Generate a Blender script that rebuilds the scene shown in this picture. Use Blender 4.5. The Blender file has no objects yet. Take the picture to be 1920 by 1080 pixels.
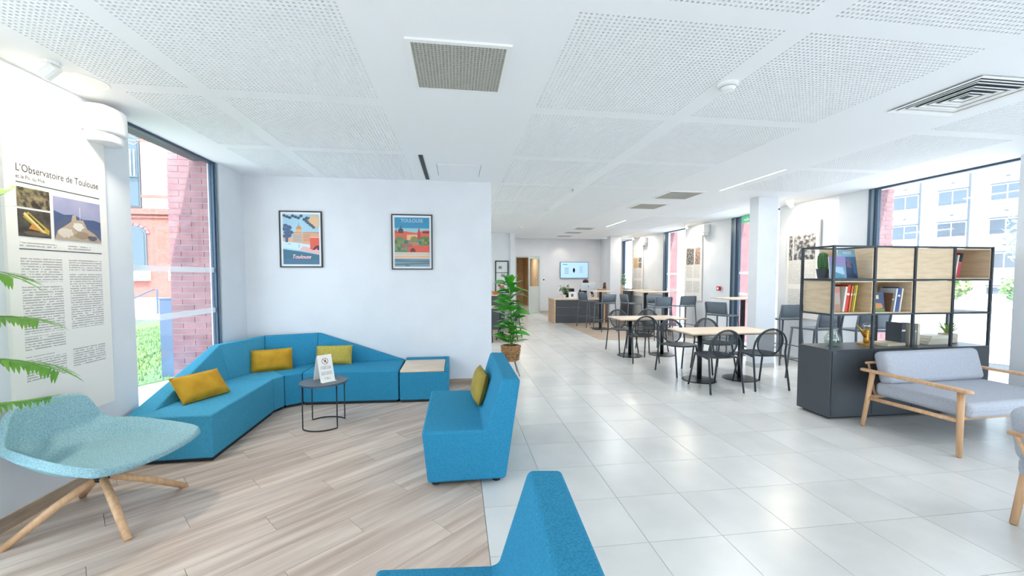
import bpy, bmesh, math, random
from mathutils import Vector, Matrix
random.seed(7)
SC = bpy.context.scene
COL = SC.collection
PI = math.pi

# ---------------------------------------------------------------- camera, sky, light, exposure
cd = bpy.data.cameras.new('camera')
cam = bpy.data.objects.new('camera', cd); COL.objects.link(cam)
cam.location = (0, 0, 1.5)
cam.rotation_euler = (math.radians(90 - 2.56), 0, math.radians(-7.72))
cd.sensor_width = 36; cd.lens = 760 / 1920 * 36; cd.shift_y = 12 / 1920
cd.clip_start = .02; cd.clip_end = 400
SC.camera = cam
SC.view_settings.view_transform = 'Standard'; SC.view_settings.look = 'None'
SC.view_settings.gamma = 1; SC.view_settings.use_curve_mapping = False
SC.view_settings.exposure = 0.18
w = bpy.data.worlds.new('sky'); SC.world = w; w.use_nodes = True
bg = w.node_tree.nodes['Background']; bg.inputs[0].default_value = (.72, .86, 1.0, 1); bg.inputs[1].default_value = 5.2
sun = bpy.data.lights.new('sun', 'SUN'); sun.energy = 7.0; sun.angle = .01; sun.color = (1, .96, .90)
so = bpy.data.objects.new('sun', sun); COL.objects.link(so)
so.rotation_euler = (math.radians(40), 0, math.radians(14))      # high behind the viewer, shines towards +Y

def portal(loc, rot, sx, sy):
    l = bpy.data.lights.new('daylight_portal', 'AREA'); l.shape = 'RECTANGLE'; l.size = sx; l.size_y = sy
    l.cycles.is_portal = True
    o = bpy.data.objects.new('daylight_portal', l); COL.objects.link(o); o.location = loc; o.rotation_euler = rot

# ---------------------------------------------------------------- helpers
def lin(h):
    if isinstance(h, str):
        h = h.lstrip('#'); c = [int(h[i:i+2], 16) / 255 for i in (0, 2, 4)]
    else: c = h
    return tuple(x / 12.92 if x <= .04045 else ((x + .055) / 1.055) ** 2.4 for x in c) + (1,)

MATS = {}
def pm(name, col, rough=.5, metal=0, col2=None, scale=20, stretch=(1, 1, 1), rot=0, bump=0, rnd=0, emit=0, spec=.5, detail=3, lo=.35, hi=.65, rndoff=False):
    """Principled material: two colours mixed by noise, optional bump and per-object variation."""
    if name in MATS: return MATS[name]
    m = bpy.data.materials.new(name); m.use_nodes = True; MATS[name] = m
    nt = m.node_tree; N = nt.nodes; L = nt.links; b = N['Principled BSDF']
    b.inputs['Roughness'].default_value = rough; b.inputs['Metallic'].default_value = metal
    b.inputs['Specular IOR Level'].default_value = spec
    c1 = lin(col); b.inputs['Base Color'].default_value = c1
    src = None
    if col2 or bump:
        tc = N.new('ShaderNodeTexCoord'); mp = N.new('ShaderNodeMapping'); mp.inputs['Scale'].default_value = stretch
        mp.inputs['Rotation'].default_value = (0, 0, rot)
        if rot: mp.vector_type = 'TEXTURE'; mp.inputs['Scale'].default_value = [1 / q for q in stretch]
        if rndoff:
            oi = N.new('ShaderNodeObjectInfo'); mu = N.new('ShaderNodeMath'); mu.operation = 'MULTIPLY'; mu.inputs[1].default_value = 37.0
            L.new(oi.outputs['Random'], mu.inputs[0]); va = N.new('ShaderNodeVectorMath'); va.operation = 'ADD'
            L.new(tc.outputs['Object'], va.inputs[0]); L.new(mu.outputs[0], va.inputs[1]); L.new(va.outputs[0], mp.inputs[0])
        else: L.new(tc.outputs['Object'], mp.inputs[0])
        no = N.new('ShaderNodeTexNoise'); no.inputs['Scale'].default_value = scale; no.inputs['Detail'].default_value = detail
        L.new(mp.outputs[0], no.inputs['Vector'])
    if col2:
        cr = N.new('ShaderNodeValToRGB'); cr.color_ramp.elements[0].position = lo; cr.color_ramp.elements[1].position = hi
        cr.color_ramp.elements[0].color = c1; cr.color_ramp.elements[1].color = lin(col2)
        L.new(no.outputs[0], cr.inputs[0]); src = cr.outputs[0]
    if rnd:
        oi = N.new('ShaderNodeObjectInfo'); mr = N.new('ShaderNodeMapRange'); mr.inputs['To Min'].default_value = 1 - rnd; mr.inputs['To Max'].default_value = 1 + rnd
        L.new(oi.outputs['Random'], mr.inputs[0]); hs = N.new('ShaderNodeHueSaturation'); hs.inputs['Color'].default_value = c1
        if src: L.new(src, hs.inputs['Color'])
        L.new(mr.outputs[0], hs.inputs['Value']); src = hs.outputs[0]
    if src: L.new(src, b.inputs['Base Color'])
    if bump:
        bu = N.new('ShaderNodeBump'); bu.inputs['Strength'].default_value = bump; bu.inputs['Distance'].default_value = .01
        L.new(no.outputs[0], bu.inputs['Height']); L.new(bu.outputs[0], b.inputs['Normal'])
    if emit:
        b.inputs['Emission Strength'].default_value = emit; b.inputs['Emission Color'].default_value = c1
    return m

def glassmat(name, tint, gloss=.07, alpha=None, white=None):
    if name in MATS: return MATS[name]
    m = bpy.data.materials.new(name); m.use_nodes = True; MATS[name] = m
    nt = m.node_tree; N = nt.nodes; L = nt.links; N.remove(N['Principled BSDF'])
    t = N.new('ShaderNodeBsdfTransparent'); t.inputs[0].default_value = tint
    g = N.new('ShaderNodeBsdfGlossy') if white is None else N.new('ShaderNodeBsdfDiffuse')
    if white is None: g.inputs['Roughness'].default_value = .02
    else: g.inputs[0].default_value = white
    mx = N.new('ShaderNodeMixShader'); mx.inputs[0].default_value = gloss
    L.new(t.outputs[0], mx.inputs[1]); L.new(g.outputs[0], mx.inputs[2]); L.new(mx.outputs[0], N['Material Output'].inputs[0])
    return m

def textmat(name, paper, ink, lines, words):
    """small unreadable print: grey broken lines on paper, in the surface's own coordinates"""
    if name in MATS: return MATS[name]
    m = pm(name, paper, .6); nt = m.node_tree; N = nt.nodes; L = nt.links; b = N['Principled BSDF']
    tc = N.new('ShaderNodeTexCoord'); sx = N.new('ShaderNodeSeparateXYZ'); L.new(tc.outputs['Object'], sx.inputs[0])
    mu = N.new('ShaderNodeMath'); mu.operation = 'MULTIPLY'; mu.inputs[1].default_value = lines; L.new(sx.outputs[2], mu.inputs[0])
    fr = N.new('ShaderNodeMath'); fr.operation = 'FRACT'; L.new(mu.outputs[0], fr.inputs[0])
    lt = N.new('ShaderNodeMath'); lt.operation = 'LESS_THAN'; lt.inputs[1].default_value = .5; L.new(fr.outputs[0], lt.inputs[0])
    no = N.new('ShaderNodeTexNoise'); no.inputs['Scale'].default_value = words; L.new(tc.outputs['Object'], no.inputs['Vector'])
    gt = N.new('ShaderNodeMath'); gt.operation = 'GREATER_THAN'; gt.inputs[1].default_value = .42; L.new(no.outputs[0], gt.inputs[0])
    an = N.new('ShaderNodeMath'); an.operation = 'MULTIPLY'; L.new(lt.outputs[0], an.inputs[0]); L.new(gt.outputs[0], an.inputs[1])
    mx = N.new('ShaderNodeMix'); mx.data_type = 'RGBA'; mx.inputs[6].default_value = lin(paper); mx.inputs[7].default_value = lin(ink)
    L.new(an.outputs[0], mx.inputs[0]); L.new(mx.outputs[2], b.inputs['Base Color'])
    return m

class MB:
    def __init__(s): s.v = []; s.f = []; s.mi = []; s.cur = 0
    def add(s, vs, fs):
        b = len(s.v); s.v += [tuple(v) for v in vs]; s.f += [tuple(b + i for i in f) for f in fs]; s.mi += [s.cur] * len(fs); return s
    def box(s, x0, x1, y0, y1, z0, z1):
        return s.hexa([(x0, y0, z0), (x1, y0, z0), (x1, y1, z0), (x0, y1, z0)], [(x0, y0, z1), (x1, y0, z1), (x1, y1, z1), (x0, y1, z1)])
    def hexa(s, b, t):
        return s.add(list(b) + list(t), [(3, 2, 1, 0), (4, 5, 6, 7), (0, 1, 5, 4), (1, 2, 6, 5), (2, 3, 7, 6), (3, 0, 4, 7)])
    def prism(s, pts, d, o=(0, 0, 0), ex=(1, 0, 0), ey=(0, 0, 1)):
        """2-D polygon in the ex/ey frame at o, extruded by the vector d"""
        o, ex, ey, d = Vector(o), Vector(ex), Vector(ey), Vector(d); n = len(pts)
        a = [o + ex * p[0] + ey * p[1] for p in pts]; c = [p + d for p in a]
        return s.add(a + c, [tuple(range(n - 1, -1, -1)), tuple(range(n, 2 * n))] + [(i, (i + 1) % n, n + (i + 1) % n, n + i) for i in range(n)])
    def poly(s, pts3): return s.add(pts3, [tuple(range(len(pts3)))])
    def tube(s, pts, r, n=8, closed=False):
        P = [Vector(p) for p in pts]; k = len(P); R = r if isinstance(r, (list, tuple)) else [r] * k
        vs = []; fs = []; ref = None
        for i, p in enumerate(P):
            if closed: t = (P[(i + 1) % k] - P[i - 1]).normalized()
            else: t = ((P[i + 1] if i < k - 1 else p) - (P[i - 1] if i else p)).normalized()
            if ref is None:
                ref = Vector((0, 0, 1)) if abs(t.z) < .9 else Vector((1, 0, 0))
            a = (ref - t * ref.dot(t))
            if a.length < 1e-5: a = t.orthogonal()
            a.normalize(); b = t.cross(a); ref = a
            for j in range(n):
                an = 2 * PI * j / n; vs.append(p + (a * math.cos(an) + b * math.sin(an)) * R[i])
        for i in range(k if closed else k - 1):
            for j in range(n):
                i2 = (i + 1) % k; j2 = (j + 1) % n
                fs.append((i * n + j, i * n + j2, i2 * n + j2, i2 * n + j))
        if not closed: fs += [tuple(range(n - 1, -1, -1)), tuple(range((k - 1) * n, k * n))]
        return s.add(vs, fs)
    def lathe(s, prof, c=(0, 0, 0), n=24):
        vs = []; fs = []; k = len(prof)
        for r, z in prof:
            for j in range(n):
                a = 2 * PI * j / n; vs.append((c[0] + r * math.cos(a), c[1] + r * math.sin(a), c[2] + z))
        for i in range(k - 1):
            for j in range(n):
                j2 = (j + 1) % n; fs.append((i * n + j, i * n + j2, (i + 1) * n + j2, (i + 1) * n + j))
        if prof[0][0] > 1e-4: fs.append(tuple(range(n - 1, -1, -1)))
        if prof[-1][0] > 1e-4: fs.append(tuple(range((k - 1) * n, k * n)))
        return s.add(vs, fs)
    def ball(s, c, r, n=12, k=8):
        r = r if isinstance(r, (tuple, list)) else (r, r, r); vs = []; fs = []
        for i in range(k + 1):
            th = PI * i / k
            for j in range(n):
                a = 2 * PI * j / n; vs.append((c[0] + r[0] * math.sin(th) * math.cos(a), c[1] + r[1] * math.sin(th) * math.sin(a), c[2] - r[2] * math.cos(th)))
        for i in range(k):
            for j in range(n):
                j2 = (j + 1) % n; fs.append((i * n + j, i * n + j2, (i + 1) * n + j2, (i + 1) * n + j))
        return s.add(vs, fs)
    def xf(s, M): s.v = [tuple(M @ Vector(v)) for v in s.v]; return s
    def build(s, name, mat, parent=None, smooth=False, bevel=0, world=False, seg=2, sub=0):
        vs = s.v
        if world and parent is not None:
            p = parent; off = Vector((0, 0, 0))
            while p is not None: off += p.location; p = p.parent
            vs = [tuple(Vector(v) - off) for v in vs]
        me = bpy.data.meshes.new(name); me.from_pydata(vs, [], s.f)
        for m in (mat if isinstance(mat, (list, tuple)) else [mat]): me.materials.append(m)
        if any(s.mi): me.polygons.foreach_set('material_index', s.mi)
        bm = bmesh.new(); bm.from_mesh(me); bmesh.ops.remove_doubles(bm, verts=bm.verts, dist=1e-5)
        bmesh.ops.recalc_face_normals(bm, faces=bm.faces); bm.to_mesh(me); bm.free()
        if smooth:
            for p in me.polygons: p.use_smooth = True
        o = bpy.data.objects.new(name, me); COL.objects.link(o)
        if parent is not None: o.parent = parent
        if bevel:
            b = o.modifiers.new('bevel', 'BEVEL'); b.width = bevel; b.segments = seg; b.limit_method = 'ANGLE'; b.angle_limit = .5
            for p in me.polygons: p.use_smooth = True
            wn = o.modifiers.new('wn', 'WEIGHTED_NORMAL')
        if sub:
            q = o.modifiers.new('sub', 'SUBSURF'); q.levels = sub; q.render_levels = sub
        return o

def tag(o, label, cat, group=None):
    o['label'] = label; o['category'] = cat
    if group: o['group'] = group
    return o
def root(name, label, cat, loc=(0, 0, 0), rz=0, group=None):
    o = bpy.data.objects.new(name, None); COL.objects.link(o); o.location = loc; o.rotation_euler = (0, 0, rz)
    o.empty_display_size = .1
    return tag(o, label, cat, group)
def struct(name, mb, mat, parent=None, **k):
    o = mb.build(name, mat, parent, **k); o['kind'] = 'structure'; return o
def copy_tree(o, parent=None):
    c = o.copy(); COL.objects.link(c); c.parent = parent
    for ch in o.children: copy_tree(ch, c)
    return c
def place(proto, used, loc, rz, label, group=None):
    o = copy_tree(proto) if used[0] else proto
    used[0] = True; o.location = loc; o.rotation_euler = (0, 0, rz); o['label'] = label
    if group: o['group'] = group
    return o
def text_mesh(name, txt, size, mat, parent, loc, rot, align='LEFT', ext=.0006, sx=1.0, shear=0):
    c = bpy.data.curves.new(name, 'FONT'); c.body = txt; c.size = size; c.align_x = align; c.extrude = ext; c.shear = shear; c.resolution_u = 3
    t = bpy.data.objects.new(name + '_tmp', c); COL.objects.link(t)
    dg = bpy.context.evaluated_depsgraph_get(); me = bpy.data.meshes.new_from_object(t.evaluated_get(dg))
    bpy.data.objects.remove(t); me.name = name; me.materials.clear(); me.materials.append(mat)
    o = bpy.data.objects.new(name, me); COL.objects.link(o); o.parent = parent; o.location = loc; o.rotation_euler = rot; o.scale = (sx, 1, 1)
    return o
def pillow(mb, w, h, t, M=None, n=10):
    """cushion in the xz plane, thickness along y, with pinched corners"""
    vs = []; fs = []
    for side in (-1, 1):
        for i in range(n + 1):
            for j in range(n + 1):
                u = -1 + 2 * i / n; v = -1 + 2 * j / n
                d = max(0, (1 - u ** 4) * (1 - v ** 4)) ** .55
                pin = 1 - .06 * (1 - u * u) * abs(v) ** 3; pin2 = 1 - .06 * (1 - v * v) * abs(u) ** 3
                vs.append((u * w / 2 * pin2, side * (t / 2 * d + .002), v * h / 2 * pin))
    k = (n + 1) ** 2
    for i in range(n):
        for j in range(n):
            a = i * (n + 1) + j
            fs.append((a, a + 1, a + n + 2, a + n + 1)); fs.append((k + a, k + a + n + 1, k + a + n + 2, k + a + 1))
    ring = [i * (n + 1) for i in range(n)] + [n * (n + 1) + j for j in range(n)] + [i * (n + 1) + n for i in range(n, 0, -1)] + [j for j in range(n, 0, -1)]
    for a, b in zip(ring, ring[1:] + ring[:1]): fs.append((a, b, k + b, k + a))
    if M is not None: vs = [tuple(M @ Vector(v)) for v in vs]
    mb.add(vs, fs); return mb
def rbox(mb, x0, x1, y0, y1, z0, z1): return mb.box(x0, x1, y0, y1, z0, z1)

# ---------------------------------------------------------------- materials
WHITE = pm('white_paint', '#e3e6ea', .6, col2='#dfe2e6', scale=3)
CEIL = pm('ceiling_white', '#f4f6f8', .7)
FELT = pm('dark_felt', '#45494c', .9)
TILE = pm('grey_stone_tile', '#e2e1dd', .26, col2='#d7d6d2', scale=2.2, rnd=.03, rndoff=True, detail=6, bump=.02)
GROUT = pm('grout', '#a5a5a3', .9)
PLANK = pm('wood_look_plank', '#dccabb', .42, col2='#b59f8f', scale=1.3, stretch=(1.0, 12, 1), rot=math.radians(40), rnd=.09, rndoff=True, detail=8, lo=.34, hi=.68)
FARWOOD = pm('far_plank', '#c3b3a2', .45, col2='#a99583', scale=2, stretch=(1, 8, 1), detail=4)
BASEB = pm('plank_baseboard', '#b7a390', .5, col2='#9c8774', scale=3, stretch=(1, 1, 8))
BASEG = pm('grey_baseboard', '#bdbcb9', .5)
DARKFR = pm('dark_blue_grey_aluminium', '#3d4f60', .4, .3)
BLACK = pm('black_metal', '#23272b', .42, .3)
ANTH = pm('anthracite_lacquer', '#474c51', .35, spec=.4)
FRAMEG = pm('dark_grey_steel', '#3d454b', .45, .3)
CHAIRG = pm('charcoal_plastic', '#3c4247', .45)
STOOL = pm('slate_plastic', '#626d77', .5)
OAK = pm('light_oak', '#dcbd9c', .45, col2='#cba883', scale=4, stretch=(1, 1, 9), detail=4)
OAKX = pm('light_oak_long', '#e6d2bd', .45, col2='#d7bfa5', scale=4, stretch=(1, 8, 8), detail=4)
BIRCH = pm('birch_ply', '#e6d0b0', .5, col2='#d9be9a', scale=5, stretch=(1, 1, 6), detail=4)
BLUE = pm('blue_felt', '#3b93b8', .9, col2='#2880a5', scale=160, detail=2, spec=.2, bump=.15)
BLUE2 = pm('turquoise_felt', '#4c9fbd', .9, col2='#3a8dae', scale=160, detail=2, spec=.2, bump=.15)
TEAL = pm('melange_teal_wool', '#a0c0c6', .95, col2='#7ba3ad', scale=150, detail=3, spec=.2, bump=.2)
MUST = pm('mustard_velvet', '#c79a2a', .75, col2='#b4851c', scale=8, spec=.3)
MUST2 = pm('lime_mustard_cloth', '#bfae55', .8, col2='#ae9c40', scale=60, spec=.3)
GREYF = pm('grey_canvas', '#b9bcc4', .9, col2='#aaadb5', scale=120, detail=3, spec=.2)
BRICK = pm('pink_brick', '#a27577', .85, col2='#8f666a', scale=9, rnd=.1)
MORTAR = pm('pale_mortar', '#b9adab', .9)
LEAF = pm('glossy_leaf', '#55b038', .35, col2='#3a9430', scale=6, rnd=.28)
PALM = pm('palm_leaf', '#8fbf48', .45, col2='#64a23a', scale=5, rnd=.2)
GLASS = glassmat('window_glass', (.97, .985, .99, 1))
FROST = glassmat('frosted_film', (1, 1, 1, 1), .5, white=(.9, .93, .95, 1))
PAPER = pm('white_paper', '#f3f1ec', .6)
BROWNINK = pm('black_ink', '#3a3a3c', .7)
CHROME = pm('brushed_steel', '#b9bcbf', .3, .9)
LAMPW = pm('warm_lamp', (1, .93, .80), .5, emit=14)
LAMPC = pm('white_lamp', (1, 1, 1), .5, emit=4)
WHITEPL = pm('white_plastic', '#f2f2f0', .4)
# ---------------------------------------------------------------- room shell
CH = 2.78                                   # ceiling height
XL, XR, YB = -2.65, 6.0, 5.60
b = MB().box(-3.0, 6.25, -3.0, 16.7, -.06, -.012)
floor = struct('floor', b, GROUT)
# stone tiles, one object each for the near 300, the rest joined
TX0, TY0, TW, TD = .165, .7, .45, .4665
bt = MB().box(.0015, TW - .0015, .0015, TD - .0015, -.012, 0)
tile0 = None; ntile = 0; rest = MB()
def wood_zone(x, y): return y > 9.097 and (x > 3.315 or x < 1.515)
for j in range(-8, 35):
    for i in range(-6, 13):
        x = TX0 + TW * i; y = TY0 + TD * j
        if y + TD > 16.68: continue
        if x < .1 and y < YB + .05: continue
        if wood_zone(x + TW / 2, y + TD / 2): continue
        if i >= 0 and 0 <= j and ntile < 300:
            if tile0 is None: tile0 = bt.build('floor_tile', TILE, floor); o = tile0
            else: o = tile0.copy(); COL.objects.link(o)
            o.location = (x, y, 0); ntile += 1
        else: rest.box(x + .0015, x + TW - .0015, y + .0015, y + TD - .0015, -.012, 0)
o = rest.build('far_floor_tiles', TILE, floor); o['kind'] = 'stuff'
# far wood-look zones
fw = MB()
for (xa, xb, ya, yb) in ((3.315, 6.02, 9.097, 16.6), (-2.7, 1.515, 9.097, 12.0)):
    k = 0; yy = ya
    while yy < yb - .02:
        xx = xa - (k % 3) * .4
        while xx < xb:
            x0, x1 = max(xa, xx), min(xb, xx + 1.2)
            if x1 - x0 > .02: fw.box(x0 + .001, x1 - .001, yy + .001, min(yy + .2, yb) - .001, -.012, 0)
            xx += 1.2
        yy += .2; k += 1
o = fw.build('far_floor_planks', FARWOOD, floor); o['kind'] = 'stuff'
# wood-look planks laid at 40 degrees, clipped to the lounge rectangle
def clip(poly, f):
    out = []
    for p, q in zip(poly, poly[1:] + poly[:1]):
        a, c = f(p), f(q)
        if a >= 0: out.append(p)
        if a * c < 0:
            t = a / (a - c); out.append((p[0] + (q[0] - p[0]) * t, p[1] + (q[1] - p[1]) * t))
    return out
ca, sa = math.cos(math.radians(40)), math.sin(math.radians(40))
rest = MB()
for r in range(-30, 40):
    for k in range(-6, 10):
        u0 = k * 1.2 + (r * .43) % 1.2; v0 = r * .2
        pl = [(u0 + .001, v0 + .001), (u0 + 1.199, v0 + .001), (u0 + 1.199, v0 + .199), (u0 + .001, v0 + .199)]
        pl = [(u * ca - v * sa, u * sa + v * ca) for u, v in pl]
        for f in (lambda p: p[0] + 2.72, lambda p: .163 - p[0], lambda p: p[1] + 2.9, lambda p: 5.61 - p[1]): pl = clip(pl, f) if len(pl) > 2 else []
        if len(pl) < 3: continue
        ar = abs(sum(a[0] * c[1] - c[0] * a[1] for a, c in zip(pl, pl[1:] + pl[:1]))) / 2
        if ar < .0008: continue
        if max(p[1] for p in pl) < 1.1 or ar < .008: rest.prism(pl, (0, 0, .012), (0, 0, -.012), (1, 0, 0), (0, 1, 0))
        else: MB().prism(pl, (0, 0, .012), (0, 0, -.012), (1, 0, 0), (0, 1, 0)).build('floor_plank', PLANK, floor)
o = rest.build('near_floor_planks', PLANK, floor); o['kind'] = 'stuff'

# ceiling: plain plasterboard strips around openings that hold perforated panels
COLS = [(-2.28, -1.79), (-1.67, -.547), (.59, 1.715), (1.85, 2.965), (4.1, 5.2)]
ROWS = [(.705 + 1.25 * k, .705 + 1.25 * k + 1.13) for k in range(-2, 10)]
XB = sorted({-2.8, 6.3} | {a for c in COLS for a in c}); YBk = sorted({-3.0, 13.4} | {a for c in ROWS for a in c})
def is_panel(c, r):
    if c[0] < .5 and r[0] > 5.5: return False
    if c[0] == 4.1 and abs(r[0] - 5.705) < .01: return False
    return True
b = MB()
for xa, xb in zip(XB, XB[1:]):
    for ya, yb in zip(YBk, YBk[1:]):
        if (xa, xb) in COLS and any(abs(ya - r[0]) < 1e-6 for r in ROWS) and is_panel((xa, xb), (ya, yb)): continue
        b.poly([(xa, ya, CH), (xa, yb, CH), (xb, yb, CH), (xb, ya, CH)])
b.cur = 1; b.box(-2.95, 6.4, -3.0, 13.4, CH + .02, CH + .12)
b.cur = 0
b.box(-2.95, 6.4, 13.4, 13.42, CH, 3.1); b.box(1.5, 6.4, 13.4, 17, 3.05, 3.15)
b.poly([(-2.8, 13.4, CH), (-2.8, 13.4, CH + .02), (6.3, 13.4, CH + .02), (6.3, 13.4, CH)])
ceiling = struct('ceiling', b, [CEIL, FELT])
for p in ceiling.data.polygons: pass
def perf(nx, ny, w, d, r):
    vs = []; fs = []; px, py = w / nx, d / ny
    gi = lambda i, j: i * (ny + 1) + j
    for i in range(nx + 1):
        for j in range(ny + 1): vs.append((i * px, j * py, 0))
    for i in range(nx):
        for j in range(ny):
            cx, cy = (i + .5) * px, (j + .5) * py; k = len(vs)
            for zz in (0, .01):
                for a in range(8):
                    an = PI / 8 + a * PI / 4 - PI; vs.append((cx + r * math.cos(an), cy + r * math.sin(an), zz))
            # octagon vertices from -157.5 deg: pairs facing each side
            c = [gi(i, j), gi(i + 1, j), gi(i + 1, j + 1), gi(i, j + 1)]
            # a0(-157.5 left-low) a1(-112.5 low-left) a2(-67.5) a3(-22.5) a4(22.5) a5(67.5) a6(112.5) a7(157.5)
            fs += [(c[0], k + 1, k + 2, c[1]), (c[1], k + 3, k + 4, c[2]), (c[2], k + 5, k + 6, c[3]), (c[3], k + 7, k + 0, c[0])]
            fs += [(c[0], k + 0, k + 1), (c[1], k + 2, k + 3), (c[2], k + 4, k + 5), (c[3], k + 6, k + 7)]
            for a in range(8): fs.append((k + a, k + 8 + a, k + 8 + (a + 1) % 8, k + (a + 1) % 8))
    return vs, fs
protos = {}
for c in COLS:
    for r in ROWS:
        if not is_panel(c, r): continue
        w_ = c[1] - c[0]; nx = 18 if w_ < .6 else 41
        key = round(w_, 4)
        if key not in protos:
            vs, fs = perf(nx, 41, w_, 1.13, .0078)
            me = bpy.data.meshes.new('acoustic_panel'); me.from_pydata(vs, [], fs); me.materials.append(CEIL); protos[key] = me
        o = bpy.data.objects.new('acoustic_panel', protos[key]); COL.objects.link(o); o.parent = ceiling
        o.location = (c[0], r[0], CH)

# left wall: pier, window, return wall
def wall(name, boxes, mat=None, parent=None):
    b = MB()
    for q in boxes: b.box(*q)
    return struct(name, b, mat or WHITE, parent)
wall_left = wall('wall_left', [(-2.95, XL, 2.3, 3.745, -.012, CH), (-2.80, XL - .03, 5.07, YB, -.012, CH), (-2.95, XL, -3, .4, -.012, CH)])
wall_back = wall('wall_back', [(-2.8, .47, YB, YB + .16, -.012, CH)])
def plank_base(name, x0, x1, y0, y1, alongx):
    b = MB(); p = x0 if alongx else y0; e = x1 if alongx else y1
    base = None; k = 0
    while p < e - .01:
        q = min(p + 1.2, e); bb = MB().box(p + .001, q - .001, y0, y1, 0, .085) if alongx else MB().box(x0, x1, p + .001, q - .001, 0, .085)
        if base is None: base = struct(name, bb, BASEB)
        else: bb.build('baseboard_plank', BASEB, base)
        p = q
plank_base('baseboard_left', XL, XL + .01, 0, 3.74, False)
plank_base('baseboard_back', -2.68, .47, YB - .01, YB, True)
# right wall piers between the windows
PIERS = [(2.46, 3.60), (5.66, 6.84), (8.88, 9.98), (12.07, 13.23)]
SPLAY = [(2.05, 2.46), (5.29, 5.66), (8.32, 8.88), (11.30, 12.07)]
for y0, y1 in PIERS: wall_right = struct('wall_right', MB().box(XR - .06, XR + .25, y0, y1, -.012, CH), WHITE)
for y0, y1 in SPLAY:
    struct('wall_right', MB().hexa([(XR - .06, y1, -.012), (XR + .06, y0, -.012), (XR + .25, y0, -.012), (XR + .25, y1, -.012)], [(XR - .06, y1, CH), (XR + .06, y0, CH), (XR + .25, y0, CH), (XR + .25, y1, CH)]), WHITE)
for q in ((XR, XR + .25, 14.28, 16.5, -.012, 3.05), (XR, XR + .25, -3, -.3, -.012, CH), (XR, XR + .25, 13.42, 14.28, CH, 3.05)): struct('wall_right', MB().box(*q), WHITE)
for i, (y0, y1) in enumerate(PIERS):
    struct('baseboard_right', MB().box(XR - .07, XR - .06, y0, y1, 0, .07), BASEG)
# unseen wall added behind the viewer, low opening shaped to steer the daylight; left wall of the hall behind the white wall
wall('wall_front_unseen', [(-2.95, 6.25, -3.05, -2.95, 1.35, CH + .12), (-2.95, -2.6, -3.05, -2.95, -.06, 1.95), (6.0, 6.25, -3.05, -2.95, -.06, 1.95)])
wall('wall_left_hall', [(-2.95, -2.8, 5.76, 6.4, -.012, CH), (-2.95, -2.8, 8.2, 9.2, -.012, CH), (-2.95, -2.8, 11.0, 12.15, -.012, CH)])
# far walls
wall_far = wall('wall_far', [(1.6, 2.35, 16.5, 16.65, -.012, 3.05), (3.40, 6.0, 16.5, 16.65, -.012, 3.05), (2.35, 3.40, 16.5, 16.65, 2.33, 3.05)])
wall_side = wall('wall_middle', [(-2.8, 1.62, 12.0, 12.15, -.012, CH), (1.50, 1.66, 12.15, 16.5, -.012, 3.05)])
wall('trim_1', [(1.56, 1.70, 11.9, 12.16, 0, CH)])
wall('baseboard_far', [(3.42, 6.0, 16.485, 16.5, 0, .07)], BASEG)
# corridor beyond the door
WARMW = pm('warm_beige_wall', '#d9c3a2', .6, col2='#c9b08c', scale=3); WOODD = pm('honey_wood_panel', '#b98c5c', .5, col2='#a67a4c', scale=4, stretch=(1, 1, 8))
wall('wall_corridor', [(1.9, 2.3, 16.66, 22, 0, 2.5), (3.6, 4.2, 16.66, 22, 0, 2.5), (1.9, 4.2, 22, 22.1, 0, 2.5)], WARMW)
wall('ceiling_corridor', [(1.9, 4.2, 16.66, 22, 2.5, 2.55)], CEIL); wall('floor_corridor', [(1.9, 4.2, 16.7, 22, -.06, 0)], TILE)
d = root('corridor_door', 'honey coloured wooden door in the corridor beyond the glass door', 'door', (2.32, 18.0, 0))
MB().box(0, .05, 0, .9, 0, 2.15).build('leaf', WOODD, d); MB().tube([(.05, .8, 1.0), (.09, .8, 1.0), (.09, .7, 1.0)], .01).build('handle', CHROME, d)
l = bpy.data.lights.new('corridor_bulb', 'AREA'); l.size = .5; l.energy = 22; l.color = (1, .9, .75); o = bpy.data.objects.new('corridor_bulb', l); COL.objects.link(o); o.location = (2.95, 18.6, 2.48)
# columns
def column(x0, x1, y0, y1, h):
    c = struct('wall_column', MB().box(x0, x1, y0, y1, 0, h), WHITE)
    struct('baseboard_column', MB().box(x0 - .006, x1 + .006, y0 - .006, y1 + .006, 0, .07), BASEG)
column(4.83, 5.18, 6.0, 6.2, CH); column(4.86, 5.21, 12.45, 12.75, CH)

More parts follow.
